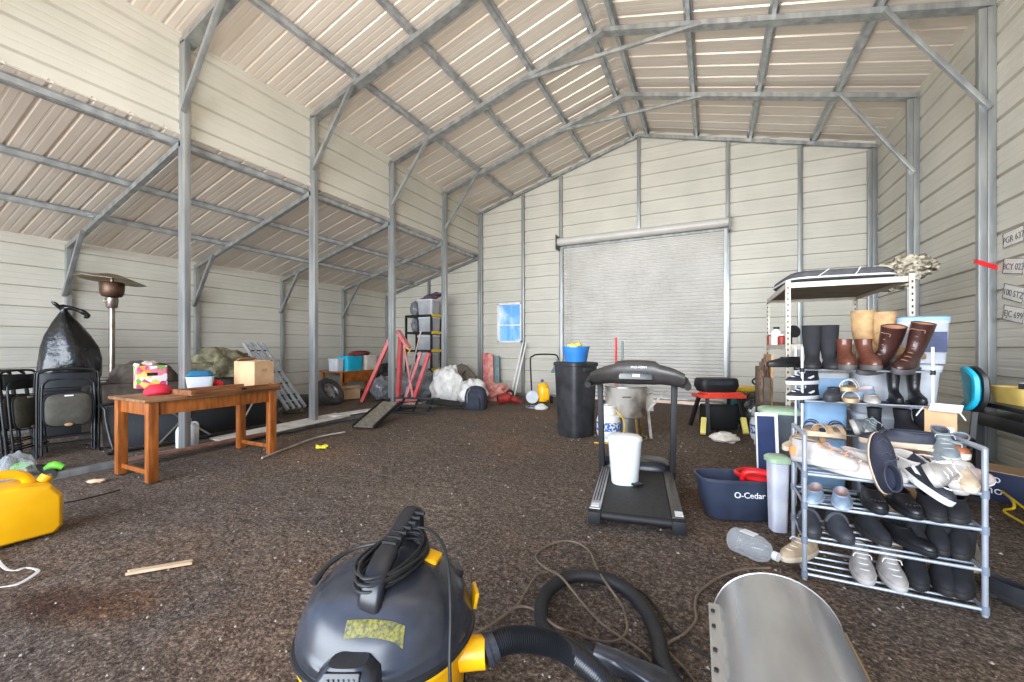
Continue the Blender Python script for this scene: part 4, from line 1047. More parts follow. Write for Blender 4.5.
# ---- red engine hoist by the third post
m_hred = mat('faded_red_paint', (206, 72, 76), (190, 100, 98), rough=.45, scale=5, detail=5)
m_hpink = mat('chalky_red_paint', (222, 150, 146), (206, 110, 110), rough=.5, scale=6)
o0 = G(398, 402); o0.z = 0
t = thing('engine_hoist', 'folded red engine hoist with raised legs by the third post', 'hoist', o0, 0)
def qh(u, v, zc): return Q(u, v, zc)-o0
MB().bar(qh(362, 402, 8.6), qh(394, 330, 8.5), .09, .07, bev=.006).build('leg', m_hred, t)
MB().bar(qh(414, 400, 8.5), qh(429, 353, 8.4), .085, .07, bev=.006).build('leg', m_hred, t)
MB().bar(qh(406, 398, 8.8), qh(421, 352, 8.7), .06, .06, bev=.006).build('leg', m_hpink, t)
MB().bar(qh(398, 400, 8.65), qh(401, 336, 8.65), .09, .09, bev=.006).build('mast', m_hred, t)
MB().bar(qh(398, 331, 8.6), qh(409, 348, 8.45), .10, .07, bev=.006).build('boom', m_hpink, t)
MB().tube([qh(404, 345, 8.5), qh(413, 398, 8.5)], .025, n=10).build('ram', m_hpink, t)
MB().bar(qh(395, 401, 8.4), qh(418, 399, 8.4), .09, .07, bev=.006).build('base_beam', m_hred, t)
MB().tube([qh(406, 347, 8.4), qh(410, 350, 8.4), qh(408, 354, 8.4)], .018, n=8).build('hook', mat('brass_yellow', (226, 190, 70), rough=.4), t)
m_skin = mat('pale_handle', (214, 190, 180), rough=.5)
t = thing('pale_pole', 'thin pale pole leaning diagonally above the red hoist legs', 'pole', (0, 0, 0)); a_, b_ = Q(421, 331, 8.9), Q(404, 392, 9.1); t.location = (b_.x, b_.y, 0)
MB().tube([Vector((0, 0, 0)), Vector((a_.x-b_.x, a_.y-b_.y, a_.z))], .016, n=8).build('shaft', m_skin, t)

# ---- black loading ramps on the ground
def ramp(label, a, b, w=.30, slat=None):
    t = thing('loading_ramp', label, 'ramp', a, 0, group='black ramps at the foot of the third post')
    d = b-a; sd = d.cross(Vector((0, 0, 1))).normalized()
    for s in (-1, 1): MB().bar(sd*s*w/2, d+sd*s*w/2, .03, .05).build('side_rail', m_blackmt, t)
    MB().bar(Vector((0, 0, 0)), d, w-.02, .012).build('deck', slat or m_blackmt, t)
    return t
m_wslat = mat('worn_slats', (132, 124, 108), (96, 90, 78), rough=.8, stretch=(3, 3, 3))
ramp('worn slatted ramp sloping up to the third post', G(363, 427, .03), Q(391, 402, 6.7), .34, m_wslat)
t = thing('folded_ramp', 'black folded metal ramp resting behind the third post', 'ramp', G(408, 412), R(20))
for k in range(4): MB().bar((-.42+k*.28, -.18, .0), (-.42+k*.28, .18, .22), .03, .04).build('brace', m_blackmt, t)
for z, y in ((.02, -.18), (.23, .18), (.12, 0)): MB().bar((-.55, y, z), (.55, y, z), .04, .035).build('rail', m_blackmt, t)
t = thing('folded_ramp', 'black plate ramp lying behind the fourth post', 'ramp', G(446, 408), R(28))
MB().box((0, 0, .10), (.75, .3, .02), rot=(R(14), R(8), 0)).build('plate', m_blackmt, t)
for k in (-1, 1): MB().bar((.3*k, 0, .0), (.3*k, 0, .12), .04, .04).build('foot', m_blackmt, t)

# ---- black and yellow shelf unit with totes
m_syel = mat('shelf_yellow', (236, 196, 30), (220, 180, 24), rough=.4)
m_tote = mat('grey_tote', (176, 178, 180), (150, 150, 154), rough=.35, scale=3)
t = thing('plastic_shelving', 'black plastic shelving with yellow end brackets in the far corner', 'shelf', (-6.66, 8.38, 0), 0)
for z in (.16, .63, 1.10, 1.56, 1.99):
    s_ = MB().box((0, 0, z), (.84, .44, .055), bev=.006).build('shelf_board', m_blackmt, t)
    MB().box((.428, 0, z+.005), (.022, .44, .065), bev=.004).build('end_bracket', m_syel, s_)
for sx in (-1, 1):
    for sy in (-1, 1): MB().box((sx*.40, sy*.205, 1.0), (.045, .045, 2.0)).build('post', m_blackmt, t)
def tote(label, x, y, z, w, d, h, rz=0.0, lid=None, m_=None, name='storage_tote'):
    t = thing(name, label, 'storage box', (x, y, z), rz)
    MB().loft([sqring(w*.43, d*.43, 0, .35), sqring(w*.48, d*.48, h*.93, .35), sqring(w*.5, d*.5, h*.93, .35), sqring(w*.5, d*.5, h, .35)]).build('body', m_ or m_tote, t)
    MB().loft([sqring(w*.505, d*.505, h*.985, .35), sqring(w*.51, d*.51, h+.02, .35), sqring(w*.45, d*.45, h+.03, .35)]).build('lid', lid or m_frost, t)
    return t
tote('clear grey tote on top of the black and yellow shelving', -6.50, 8.38, 2.02, .52, .38, .36)
tote('grey tote on the second shelf from the top of the black shelving', -6.48, 8.38, 1.59, .5, .38, .34)
tote('grey tote on the middle shelf of the black shelving', -6.5, 8.38, 1.13, .52, .38, .34)
tote('grey tote on the lower shelf of the black shelving', -6.52, 8.38, .66, .5, .38, .36)
m_pinkcl = mat('mauve_clothes', (120, 96, 108), (70, 60, 70), rough=.9, scale=12)
o = MB().blob((0, 0, 0), (.3, .17, .06), seed=8, n=14, amp=.4, rot=(0, R(-12), 0)).build('folded_clothes', m_pinkcl); place(o, (-6.42, 8.36, 2.475)); tag(o, 'dark mauve clothes lying on the topmost clear tote', 'clothes')
o = MB().blob((0, 0, .0), (.13, .13, .2), seed=21, n=14, amp=.15, flatbot=-.17).build('grey_bag', m_greybag); place(o, (-6.92, 8.36, 2.19)); tag(o, 'small grey plastic bag left of the tote on the top shelf', 'bag')
o = MB().blob((0, 0, .0), (.11, .14, .19), seed=22, n=14, amp=.15, flatbot=-.16).build('grey_bag', m_greybag); place(o, (-6.9, 8.36, 1.755)); tag(o, 'grey bag on the second shelf left of its tote', 'bag')
o = MB().blob((0, 0, .0), (.4, .4, .40), seed=31, n=22, amp=.2, flatbot=-.36).build('grey_refuse_bag', m_greybag); place(o, Q(417, 380, 9.4)); o.location.z = .36; tag(o, 'big grey plastic bag between the hoist and the fourth post', 'bag')

# ---- white sacks, bracket plate, backpack
m_wsack = mat('white_sack', (230, 228, 222), (196, 194, 186), rough=.5, scale=7, bump=.4, bscale=9)
o = MB().blob((0, 0, .0), (.40, .30, .50), seed=41, n=22, amp=.18, flatbot=-.30).build('woven_sack', m_wsack); q = G(452, 402); place(o, (q.x-.25, q.y+.2, .28)); tag(o, 'large white woven sack slumped against the fourth post', 'sack', 'white sacks by the fourth post')
o = MB().blob((0, 0, .0), (.34, .3, .32), seed=43, n=18, amp=.2, flatbot=-.2).build('woven_sack', m_wsack); q = G(474, 404); place(o, (q.x-.2, q.y+.25, .18)); tag(o, 'lower white sack behind the dark backpack', 'sack', 'white sacks by the fourth post')
a_ = AY(464, 386, D-.4); pl_ = [(10, 270), (14, 225), (22, 200), (70, 175), (110, 190), (200, 280), (175, 340), (140, 400), (100, 385), (55, 362), (45, 320), (130, 318), (142, 290), (104, 230), (85, 262), (60, 285), (22, 285)]
t = thing('steel_bracket', 'large angular brown bracket plate leaning on the back wall', 'bracket', (a_.x, D-.42, 0), R(8))
q0 = 7.575*F/(a_.x*-ST+(D-.4)*CT)
pts = [((x-105)/q0, (400-y)/q0+.02) for x, y in pl_]
MB().prism(pts, -.03, .03, Matrix.Rotation(R(78), 4, 'X')).build('plate', mat('bracket_brown', (124, 112, 96), (98, 88, 76), rough=.6), t)
q = G(476, 409); m_navy = mat('navy_fabric', (48, 52, 66), (36, 38, 48), rough=.8, scale=10, bump=.3)
t = thing('backpack', 'dark navy backpack sitting on gravel before the white sacks', 'backpack', (q.x, q.y, 0), facing(q, -25))
MB().loft([sqring(.20, .12, .0, .6), sqring(.22, .14, .05, .6), sqring(.215, .14, .25, .6), sqring(.18, .12, .38, .7), sqring(.10, .07, .44, .9), sqring(.02, .02, .45, 1)]).build('body', m_navy, t)
MB().loft([sqring(.14, .03, .04, .6), sqring(.15, .05, .12, .6), sqring(.13, .03, .24, .7)]).build('pocket', m_navy, t).location = (0, -.14, 0)
MB().tube([(-.08, -.1, .40), (-.10, -.17, .30), (-.10, -.17, .12), (-.08, -.13, .04)], .013, n=8, sm=4).build('strap', m_greybag, t)

# ---- leaning panels and cloth at the back wall
def lean_panel(name, label, u0, u1, v0, v1, m_, th=.04, y=D-.25, cat='panel'):
    a = AY((u0+u1)/2, v1, y); b = AY((u0+u1)/2, v0, y+.15); wl = AY(u0, v1, y).x; wr = AY(u1, v1, y).x
    t = thing(name, label, cat, (a.x, a.y, 0), 0)
    MB().bar((0, 0, .0), (b.x-a.x, .1, b.z), wr-wl, th, up=(0, 1, 0), bev=.005).build('board', m_, t)
    return t
m_pink = mat('salmon_cloth', (222, 164, 150), (198, 120, 112), rough=.8, scale=8, bump=.4)
m_redpl = mat('faded_red_board', (196, 92, 90), (214, 150, 144), rough=.6, scale=5)
m_tealb = mat('grey_teal_board', (122, 146, 146), (96, 120, 122), rough=.5)
lean_panel('red_board', 'narrow faded red board leaning on the back wall', 484, 489, 353, 392, m_redpl)
lean_panel('pink_board', 'salmon pink board beside the faded red board', 489, 494, 354, 392, m_pink, y=D-.33)
lean_panel('teal_board', 'grey teal board leaning right of the pink board', 494, 500, 356, 386, m_tealb)
q = G(492, 399); o = MB().blob((0, 0, .0), (.42, .3, .24), seed=51, n=20, amp=.35, flatbot=-.14).build('pink_cloth', m_pink); place(o, (q.x, q.y, .13)); tag(o, 'salmon pink cloth crumpled at the foot of the leaning boards', 'cloth')
m_dred = mat('dark_red_tool', (168, 44, 36), (120, 34, 30), rough=.5)
q = G(507, 404); t = thing('power_saw', 'dark red power saw lying on the ground near the back wall', 'saw', (q.x, q.y, 0), facing(q, 15))
MB().tube([(-.2, 0, .1), (0, 0, .13), (.12, 0, .1), (.3, -.05, .03)], [.1, .11, .07, .03], n=14, sm=4).build('body', m_dred, t)
MB().tube([(-.02, 0, .2), (.03, 0, .28), (.12, 0, .25), (.14, 0, .14)], .025, n=10, sm=4).build('handle', m_blackmt, t)
for u0, u1, lb_ in ((510.5, 523, 'white pole leaning under the window'), (514, 526, 'second white pole leaning just right of the first')):
    a = AY(u0, 393, D-.55); b = AY(u1, 343, D-.12)
    t = thing('white_pole', lb_, 'pole', (a.x, a.y, 0)); MB().tube([(0, 0, 0), (b.x-a.x, b.y-a.y, b.z)], .02, n=10).build('shaft', m_whitepl, t)
# pressure washer with black U handle
q = G(543, 404); t = thing('pressure_washer', 'yellow pressure washer with a tall black U handle', 'pressure washer', (q.x, q.y, 0), facing(q, 10))
MB().tube([(-.22, .1, .15), (-.25, .12, .9), (-.20, .12, 1.0), (-.1, .12, 1.04), (.24, .12, 1.04), (.33, .1, 1.0), (.35, .06, .88)], .017, n=10, sm=4).build('handle', m_blackmt, t)
MB().bar((.35, .06, .92), (.20, .0, .66), .10, .03, bev=.01).build('spray_gun', m_tealb, t)
MB().lathe([(0, 0), (.10, 0), (.12, .05), (.12, .3), (.09, .36), (.05, .40), (0, .4)], c=(0, 0, .06), n=20, sx=1.0).box((-.07, -.02, .40), (.09, .09, .06), bev=.02).box((.06, -.08, .22), (.10, .08, .24), bev=.02).build('body', m_yel, t)
MB().cyl((-.02, -.02, .44), (-.02, -.02, .52), .03, n=14).build('knob', mat('blue_knob', (30, 80, 170), rough=.4), t)
MB().lathe([(0, 0), (.13, 0), (.13, .1), (0, .1)], c=(-.24, 0, .16), rot=(R(90), 0, 0), n=24).build('hose_reel', m_frost, t)
for s in (-1, 1): MB().cyl((s*.2-.02, .1, .08), (s*.2+.02, .1, .08), .08, n=20).build('wheel', m_blackmt, t)
o = MB().tube([W(.32+.14*math.cos(a)+.1, 7.95+.14*math.sin(a), .02+.004*k) for k in range(4) for a in [2*math.pi*j/14 for j in range(14)]], .012, n=6, sm=2).build('coiled_hose', m_greybag); tag(o, 'grey hose coiled on the ground by the pressure washer', 'hose')
o = MB().lathe([(.0, 0), (.12, 0), (.14, .03), (.05, .10), (0, .1)], n=24).build('white_dish', m_whitepl); q = G(541, 409); place(o, (q.x, q.y, 0)); tag(o, 'small white dome on the gravel before the pressure washer', 'dome')
# ================================================================= RIGHT SIDE
m_bone = mat('bone_paint', (190, 182, 168), (172, 164, 150), rough=.45, metal=.2)
m_ply = mat('shelf_board', (150, 138, 124), (128, 116, 104), rough=.8)
# ---- tall metal shelving with cushion and rolled nets
SX0, SX1, SY0, SY1, SZ = .575, 1.40, 4.16, 5.5, 1.767
t = thing('metal_shelving', 'tall bone coloured slotted metal shelving behind the shoe racks', 'shelf', ((SX0+SX1)/2, (SY0+SY1)/2, 0), 0)
hw, hd = (SX1-SX0)/2, (SY1-SY0)/2
for sx in (-1, 1):
    for sy in (-1, 1):
        m = MB().box((sx*hw, sy*(hd-.0), SZ/2), (.004, .036, SZ)).box((sx*(hw-.016), sy*(hd+.018), SZ/2), (.036, .004, SZ))
        po = m.build('post', m_bone, t)
        h_ = MB()
        for k in range(34): h_.box((sx*(hw-.014), sy*(hd+.018)-.0025, .12+k*.048), (.010, .003, .018))
        h_.build('slot', m_blackmt, po)
for z in (SZ-.04, 1.20, .55):
    s_ = MB().box((0, 0, z+.014), (2*hw-.02, 2*hd-.02, .014)).build('shelf_board', m_ply, t)
    MB().box((0, -hd, z), (2*hw, .012, .045)).box((0, hd, z), (2*hw, .012, .045)).box((-hw+.01, 0, z), (.012, 2*hd, .045)).box((hw-.01, 0, z), (.012, 2*hd, .045)).build('edge_beam', m_bone, s_)
m_cush = mat('charcoal_canvas', (84, 84, 86), (68, 68, 72), rough=.9, scale=18)
t = thing('folded_cushion', 'charcoal folded cushion with white piping on top of the metal shelving', 'cushion', (.96, 4.62, SZ), R(4))
MB().loft([sqring(.36, .40, .0, .35), sqring(.375, .42, .015, .35), sqring(.37, .415, .06, .35), sqring(.34, .39, .085, .35)]).build('body', m_cush, t)
pr_ = sqring(.378, .423, .022, .35)
MB().tube(pr_, .008, n=6, closed=True).build('piping', m_print, t)
MB().bar((-.20, -.425, .015), (-.10, -.40, .088), .012, .004).bar((-.10, -.40, .088), (-.06, -.2, .094), .012, .004).build('tie', m_print, t)
MB().bar((.06, -.425, .015), (.11, -.40, .088), .012, .004).bar((.11, -.40, .088), (.15, -.2, .094), .012, .004).build('tie', m_print, t)
m_net = mat('camouflage_net', (206, 196, 176), (110, 100, 84), rough=.9, scale=16, bump=.7, bscale=22, lo=.42, hi=.58)
o = MB().blob((0, 0, 0), (.24, .30, .13), seed=61, n=24, amp=.28, freq=4, rot=(0, R(-10), 0)).build('rolled_netting', m_net); q = Q(890, 259, 4.2); place(o, q); o.location.z = SZ+.16; tag(o, 'upper pale bundle of netting on the far corner of the shelving', 'netting', 'pale netting bundles')
o = MB().blob((0, 0, 0), (.17, .28, .11), seed=63, n=24, amp=.25, freq=4, rot=(0, R(12), 0)).build('rolled_netting', m_net); q = Q(911, 267, 4.15); place(o, q); tag(o, 'lower pale netting bundle beside the right wall column', 'netting', 'pale netting bundles')
# bits on the middle shelf
q = W(2.62, 4.05, 0)
m_jar = mat('jar_mix', (190, 176, 160), (120, 60, 40), rough=.5, scale=18)
def jar(name, label, u, v, zc, r_, h, m_, m2=None):
    p = Q(u, v, zc); t = thing(name, label, 'bottle', (p.x, p.y, 1.222), 0)
    MB().lathe([(0, 0), (r_, 0), (r_, h*.75), (r_*.5, h*.85), (r_*.5, h*.9), (0, h*.9)], n=18).build('body', m_, t)
    MB().cyl((0, 0, h*.88), (0, 0, h), r_*.55, n=14).build('cap', m2 or m_whitepl, t)
jar('spray_bottle', 'white bottle on the left end of the middle metal shelf', 776.5, 336, 4.3, .05, .19, m_whitepl, m_blackmt)
jar('brown_bottle', 'small brown bottle left of the white bottle on the shelf', 770.5, 337, 4.4, .035, .13, mat('amber', (130, 66, 44), rough=.3))
jar('red_tin', 'short red tin right of the white bottle on the shelf', 782, 338, 4.2, .04, .11, m_dred)
t = thing('work_lamp', 'black round work lamp clipped on the middle metal shelf', 'lamp', Q(791, 338, 4.25), fwd(0)); t.location.z = 1.222
MB().cyl((0, .02, .13), (0, -.05, .14), .05, .065, n=22).build('head', m_blackmt, t); MB().cyl((0, 0, 0), (0, 0, .1), .012, n=8).lathe([(0, 0), (.05, 0), (.05, .01), (0, .012)], n=18).build('stand', m_blackmt, t)
# things hung at the left end of the shelving: boards
m_osb = mat('osb_board', (196, 160, 118), (168, 130, 92), rough=.85, scale=14)
t = thing('chipboard_sheet', 'tan chipboard sheet standing against the left side of the shelving', 'board', (.50, 4.72, 0), 0)
MB().box((0, 0, .565), (.02, .62, 1.13), rot=(0, R(1), 0)).build('board', m_osb, t)
for y_, lb_, h in ((4.30, 'dark upright board standing nearest at the shelving side', .93), (4.98, 'dark upright board standing farthest along the shelving side', 1.0)):
    t = thing('dark_plank', lb_, 'plank', (.45, y_, 0)); MB().box((0, 0, h/2), (.05, .12, h), bev=.004).build('board', m_brown, t)
m_mix = mat('tool_clutter', (150, 118, 96), (80, 66, 60), rough=.8, scale=14, bump=.6)
o = MB().blob((0, 0, 0), (.04, .13, .22), seed=71, n=16, amp=.3, freq=4).build('tool_belt', m_mix); place(o, (.45, 4.55, .86)); tag(o, 'brown tool belt hanging on the tan chipboard sheet', 'tool belt')
# ---- gas bottle, bins, picture
gas_bottle('white propane tank with teal label left of the slate bin', W(3.10, 4.98, 0), TH, 1)
m_slateg = mat('slate_grey', (84, 90, 98), (74, 80, 88), rough=.4)
m_sage = mat('sage_green', (176, 200, 168), (160, 186, 152), rough=.45)
t = thing('waste_bin', 'slate grey waste bin with a pale green lid behind the racks', 'bin', (.50, 3.90, 0), R(4))
MB().loft([sqring(.10, .10, 0, .45), sqring(.13, .125, .66, .45), sqring(.13, .125, .67, .45)]).build('body', m_slateg, t)
MB().loft([sqring(.135, .13, .665, .45), sqring(.147, .142, .67, .45), sqring(.147, .142, .695, .45), sqring(.12, .115, .71, .45)]).build('lid', m_sage, t)
t = thing('framed_picture', 'dark blue picture with white edge leaning on the slate bin', 'picture', W(1.93, 3.05, 0)+Vector((0, 0, .255)), fwd(-14), rot=(R(-6), 0, fwd(-14)))
MB().box((0, 0, .22), (.15, .014, .45)).build('frame', m_whitepl, t); MB().box((-.008, -.009, .22), (.118, .004, .40)).build('panel', mat('night_blue', (44, 58, 96), (36, 46, 78), rough=.3), t)
bx = MB().box((0, 0, .125), (.16, .22, .25), bev=.01).build('white_box', m_whitepl); place(bx, W(1.93, 3.03, 0), fwd(-14)); tag(bx, 'low white box under the dark blue picture', 'box')
t = thing('translucent_bin', 'small translucent bin with a green lid left of the front rack', 'bin', W(1.745, 2.66, 0), fwd(-10))
MB().loft([sqring(.045, .05, 0, .5), sqring(.055, .06, .445, .5), sqring(.055, .06, .45, .5)]).build('body', mat('milky_plastic', (206, 208, 216), (190, 190, 204), rough=.4), t)
MB().loft([sqring(.058, .064, .445, .5), sqring(.068, .074, .45, .5), sqring(.068, .074, .475, .5), sqring(.05, .055, .49, .5)]).build('lid', m_sage, t)
m_sky = mat('sky_blue_tub', (150, 184, 216), (130, 168, 206), rough=.35)
tote('pale blue translucent tote standing behind the left end of the tall rack', .78, 3.93, .0, .30, .26, .98, 0, lid=m_frost, m_=m_sky, name='blue_tote')
# clear totes behind the tall rack
m_cl2 = mat('clear_tote', (196, 200, 206), (176, 180, 188), rough=.25)
tote('bottom clear tote of the stack behind the tall rack', 1.19, 3.93, .0, .46, .32, .33, m_=m_cl2, name='clear_tote')
tote('second clear tote from the floor behind the tall rack', 1.19, 3.93, .36, .46, .32, .33, m_=m_cl2, name='clear_tote')
tote('third clear tote with a wide white rim behind the tall rack', 1.19, 3.93, .72, .50, .32, .33, m_=m_cl2, name='clear_tote')
t = tote('topmost clear tote with blue lid behind the brown boots', 1.34, 3.93, 1.085, .28, .30, .30, lid=m_sky, m_=m_cl2, name='clear_tote')
MB().box((.04, -.146, .15), (.13, .004, .14)).build('sticker', mat('night_blue2', (66, 78, 118), (50, 60, 96), rough=.4), t)
# standing carton with white flaps, leaning cardboard sheet
t = thing('shipping_carton', 'tall brown carton with white flaps behind the right end of the rack', 'box', (1.20, 3.22, 0), R(-20))
MB().box((0, 0, .42), (.13, .13, .84), bev=.004).build('body', m_tan, t)
m_wcard = mat('white_card', (236, 234, 230), rough=.7)
for c_, s_, r_ in (((-.085, -.01, .82), (.06, .11, .004), (0, R(-62), 0)), ((.08, 0, .82), (.07, .12, .004), (0, R(60), 0)), ((.02, -.08, .855), (.13, .06, .004), (R(40), 0, R(-14)))):
    MB().box(c_, s_, rot=r_).build('flap', m_wcard, t)
MB().box((.03, -.068, .70), (.05, .003, .09)).build('label', m_wcard, t)
t = thing('cardboard_sheet', 'brown cardboard sheet leaning behind the right rack post', 'cardboard', (1.09, 2.93, 0), 0)
MB().bar((0, 0, .0), (-.17, .07, .62), .34, .02, up=(0, 1, 0)).build('board', m_tan, t)
MB().bar((.175, -.01, .0), (.005, .06, .62), .03, .035, up=(0, 1, 0)).build('edge_strip', m_brown, t)
# ---- red folding stand group in front of the door
q = W(2.98, 5.85, 0); m_coral = mat('coral_red', (226, 72, 52), (206, 60, 44), rough=.45)
t = thing('folding_stand', 'black legged folding stand with a coral red top by the door', 'work stand', q, TH)
MB().box((0, 0, .50), (.62, .36, .05), bev=.012).box((.02, -.02, .54), (.5, .26, .035), bev=.01).build('top', m_coral, t)
for sx in (-1, 1):
    for sy in (-1, 1):
        lg = MB().bar((sx*.22, sy*.12, .49), (sx*.28, sy*.28, .02), .05, .04).build('leg', m_blackmt, t)
        if sy < 0: MB().bar((sx*.27-.06, -.26, .22), (sx*.29-.12, -.40, .03), .07, .05, bev=.01).build('foot_shoe', mat('pale_yellow', (236, 220, 120), rough=.5), lg)
MB().box((0, 0, .2), (.42, .3, .34), bev=.03).build('lower_box', m_blackmt, t)
t = thing('tool_bag', 'black open tool bag on top of the coral red stand', 'bag', q+Vector((-.03, .02, .56)), TH)
MB().loft([sqring(.24, .14, 0, .4), sqring(.28, .17, .08, .4), sqring(.27, .16, .17, .4), sqring(.25, .15, .19, .4)]).build('body', m_blackmt, t)
MB().box((.0, -.155, .13), (.34, .03, .06), bev=.01).build('pocket', m_navy, t)
t = thing('yellow_rim_bin', 'teal bin with a yellow rim behind the black tool bag', 'bin', W(3.70, 6.45, 0), TH)
MB().loft([sqring(.17, .15, 0, .5), sqring(.22, .19, .52, .5)]).build('body', mat('bin_teal', (50, 150, 160), (40, 120, 136), rough=.5), t)
MB().loft([sqring(.23, .2, .5, .5), sqring(.25, .22, .52, .5), sqring(.25, .22, .56, .5), sqring(.22, .19, .57, .5)]).build('rim', m_syel, t)
t = thing('steering_ring', 'black hoop standing on the yellow rimmed bin', 'hoop', W(3.86, 6.35, .66), TH); MB().tube([(.09*math.cos(a), 0, .09*math.sin(a)*.6) for a in [2*math.pi*k/20 for k in range(20)]], .014, n=8, closed=True).build('ring', m_blackmt, t)
MB().bar((0, .0, -.05), (-.05, .05, -.12), .02, .02).build('stem', m_blackmt, t)
o = MB().blob((0, 0, 0), (.22, .2, .30), seed=81, n=16, amp=.2, flatbot=-.24).build('dark_holdall', m_bagblk); place(o, W(3.42, 5.75, .24)); tag(o, 'dark holdall on the gravel right of the coral stand', 'bag')
o = MB().blob((0, 0, 0), (.16, .09, .07), seed=83, n=12, amp=.3, flatbot=-.05).build('work_cloth', m_cream); place(o, W(2.68, 5.12, .05)); tag(o, 'cream rag on the gravel left of the teal labelled tank', 'rag')
# ---- black table by the right wall
m_black2 = mat('satin_black', (26, 26, 28), (34, 34, 36), rough=.4)
t = thing('black_table', 'long black table standing against the right wall', 'table', (2.20, 3.75, 0), 0)
MB().box((0, 0, .765), (.66, 1.7, .035), bev=.005).build('table_top', m_black2, t)
MB().box((0, 0, .64), (.62, 1.66, .10), bev=.01).build('under_shelf', m_black2, t)
for sx in (-1, 1):
    for sy in (-1, 1): MB().box((sx*.29, sy*.78, .37), (.05, .05, .75)).build('leg', m_black2, t)
m_mustard = mat('mustard_foam', (226, 196, 110), (210, 178, 92), rough=.8)
t = thing('foam_crate', 'mustard yellow tray on the black table by the wall', 'tray', (2.22, 4.28, .783), R(2))
MB().loft([sqring(.27, .20, 0, .3), sqring(.29, .215, .12, .3), sqring(.27, .195, .12, .3), sqring(.26, .185, .03, .3)]).build('body', m_mustard, t)
t = thing('dark_box', 'small dark box with white top on the mustard yellow tray', 'box', (2.12, 4.30, .81), R(5)); MB().box((0, 0, .06), (.14, .12, .12), bev=.004).build('body', m_navy, t); MB().box((0, 0, .123), (.13, .11, .005)).build('top', m_print, t)
t = thing('office_chair', 'black office chair with a turquoise backrest at the black table', 'chair', (1.80, 4.36, 0), R(-104))
n_ = 24
bk = lambda s, y: [Vector((s*.13*math.copysign(abs(math.cos(a))**.6, math.cos(a)), y+.05*(math.cos(a))**2, .88+s*.17*math.copysign(abs(math.sin(a))**.6, math.sin(a)))) for a in [2*math.pi*k/n_ for k in range(n_)]]
MB().loft([bk(.9, -.06), bk(1, -.05), bk(1, -.025), bk(.9, -.015)]).build('backrest', m_cyan, t)
MB().loft([bk(.95, -.012), bk(1.03, -.005), bk(1.03, .02), bk(.9, .03)]).build('back_shell', m_black2, t)
MB().loft([sqring(.22, .21, .44, .6), sqring(.24, .23, .46, .6), sqring(.24, .23, .50, .6), sqring(.2, .2, .52, .6)]).build('seat', m_black2, t).location = (0, -.22, 0)
MB().bar((0, .0, .46), (0, .02, .75), .05, .03).build('back_stem', m_black2, t)
MB().cyl((0, -.22, .1), (0, -.22, .45), .03, n=12).build('gas_post', m_black2, t)
for k in range(5): a_ = 2*math.pi*k/5; MB().bar((0, -.22, .11), (.28*math.cos(a_), -.22+.28*math.sin(a_), .05), .04, .03).build('base_arm', m_black2, t)
# printed box under the table, yellow cable
t = thing('printed_carton', 'navy printed carton with white lettering under the black table', 'box', (2.12, 4.62, 0), R(-38))
MB().box((0, 0, .11), (.36, .30, .22), bev=.003).build('body', mat('carton_navy', (36, 44, 78), (30, 38, 66), rough=.6), t)
MB().box((0, 0, .222), (.36, .30, .006)).build('top_flap', m_tan, t)
for bd, zz in (('no', .165), ('ino', .075)): text(bd, 'lettering', .09, (-.05, -.152, zz), (R(90), 0, 0), m_print, t)
o = MB().tube([(2.0, 4.0, .02), AX(1003, 492, 1.95), AX(1012, 500, 1.9), AX(1014, 508, 1.86), AX(1006, 513, 1.84), (1.86, 3.5, .06), (2.1, 3.35, .05), (2.4, 3.4, .05)], .008, n=8, sm=6).build('yellow_cable', m_syel); tag(o, 'yellow cable looping below the black table', 'cable')
# under-table clutter
o = MB().blob((0, 0, 0), (.2, .25, .18), seed=91, n=14, amp=.2, flatbot=-.15).build('dark_bag', m_bagblk); place(o, (2.0, 3.3, .15)); tag(o, 'dark bag on the floor under the near end of the black table', 'bag')
o = MB().box((0, 0, .003), (.16, .11, .004), rot=(0, R(-6), 0)).build('paper_sheet', m_wcard); place(o, G(1018, 596, .02), .4); tag(o, 'white paper on the gravel right of the front rack', 'paper')
# ---- number plates on the right wall
m_plate = mat('plate_white', (220, 214, 206), (200, 194, 188), rough=.4, scale=10)
m_ink = mat('plate_ink', (60, 58, 62), rough=.5)
for k, (v, tilt, s1, col) in enumerate(((237, 2, 'PGR 637', 'topmost'), (266, -10, 'BCY 023', 'second from the top'), (293, -16, '100 STZ', 'third from the top'), (314, -12, 'EJC 699', 'lowest'))):
    p_ = AX(1013.5, v, B-.012)
    t = thing('number_plate', '%s of the four white number plates on the right wall' % col, 'number plate', p_, group='number plates on the right wall')
    M_ = Matrix.Translation(p_) @ Matrix.Rotation(R(-90), 4, 'Z') @ Matrix.Rotation(R(-tilt), 4, 'Y'); t.matrix_world = M_; 
    MB().box((0, 0, 0), (.305, .004, .152), bev=.001).build('plate', m_plate, t)
    text(s1, 'plate_lettering', .085, (0, -.003, -.008), (R(90), 0, 0), m_ink, t)
    bd = MB().tube([(-.148, -.003, -.071), (.148, -.003, -.071), (.148, -.003, .071), (-.148, -.003, .071)], .003, n=5, closed=True).build('raised_edge', m_ink, t)
# red ribbon on the column
y_ = FR[3]
t = thing('red_ribbon', 'red ribbon tied round the right wall column', 'ribbon', (B-.075, y_-.036, AX(988, 266, B-.05).z), 0)
MB().bar((-.07, .0, .045), (.085, .0, -.035), .004, .045, up=(0, 0, 1)).build('band', m_red, t)
MB().bar((-.068, .0, .045), (-.068, .07, .06), .004, .045).build('side_band', m_red, t)
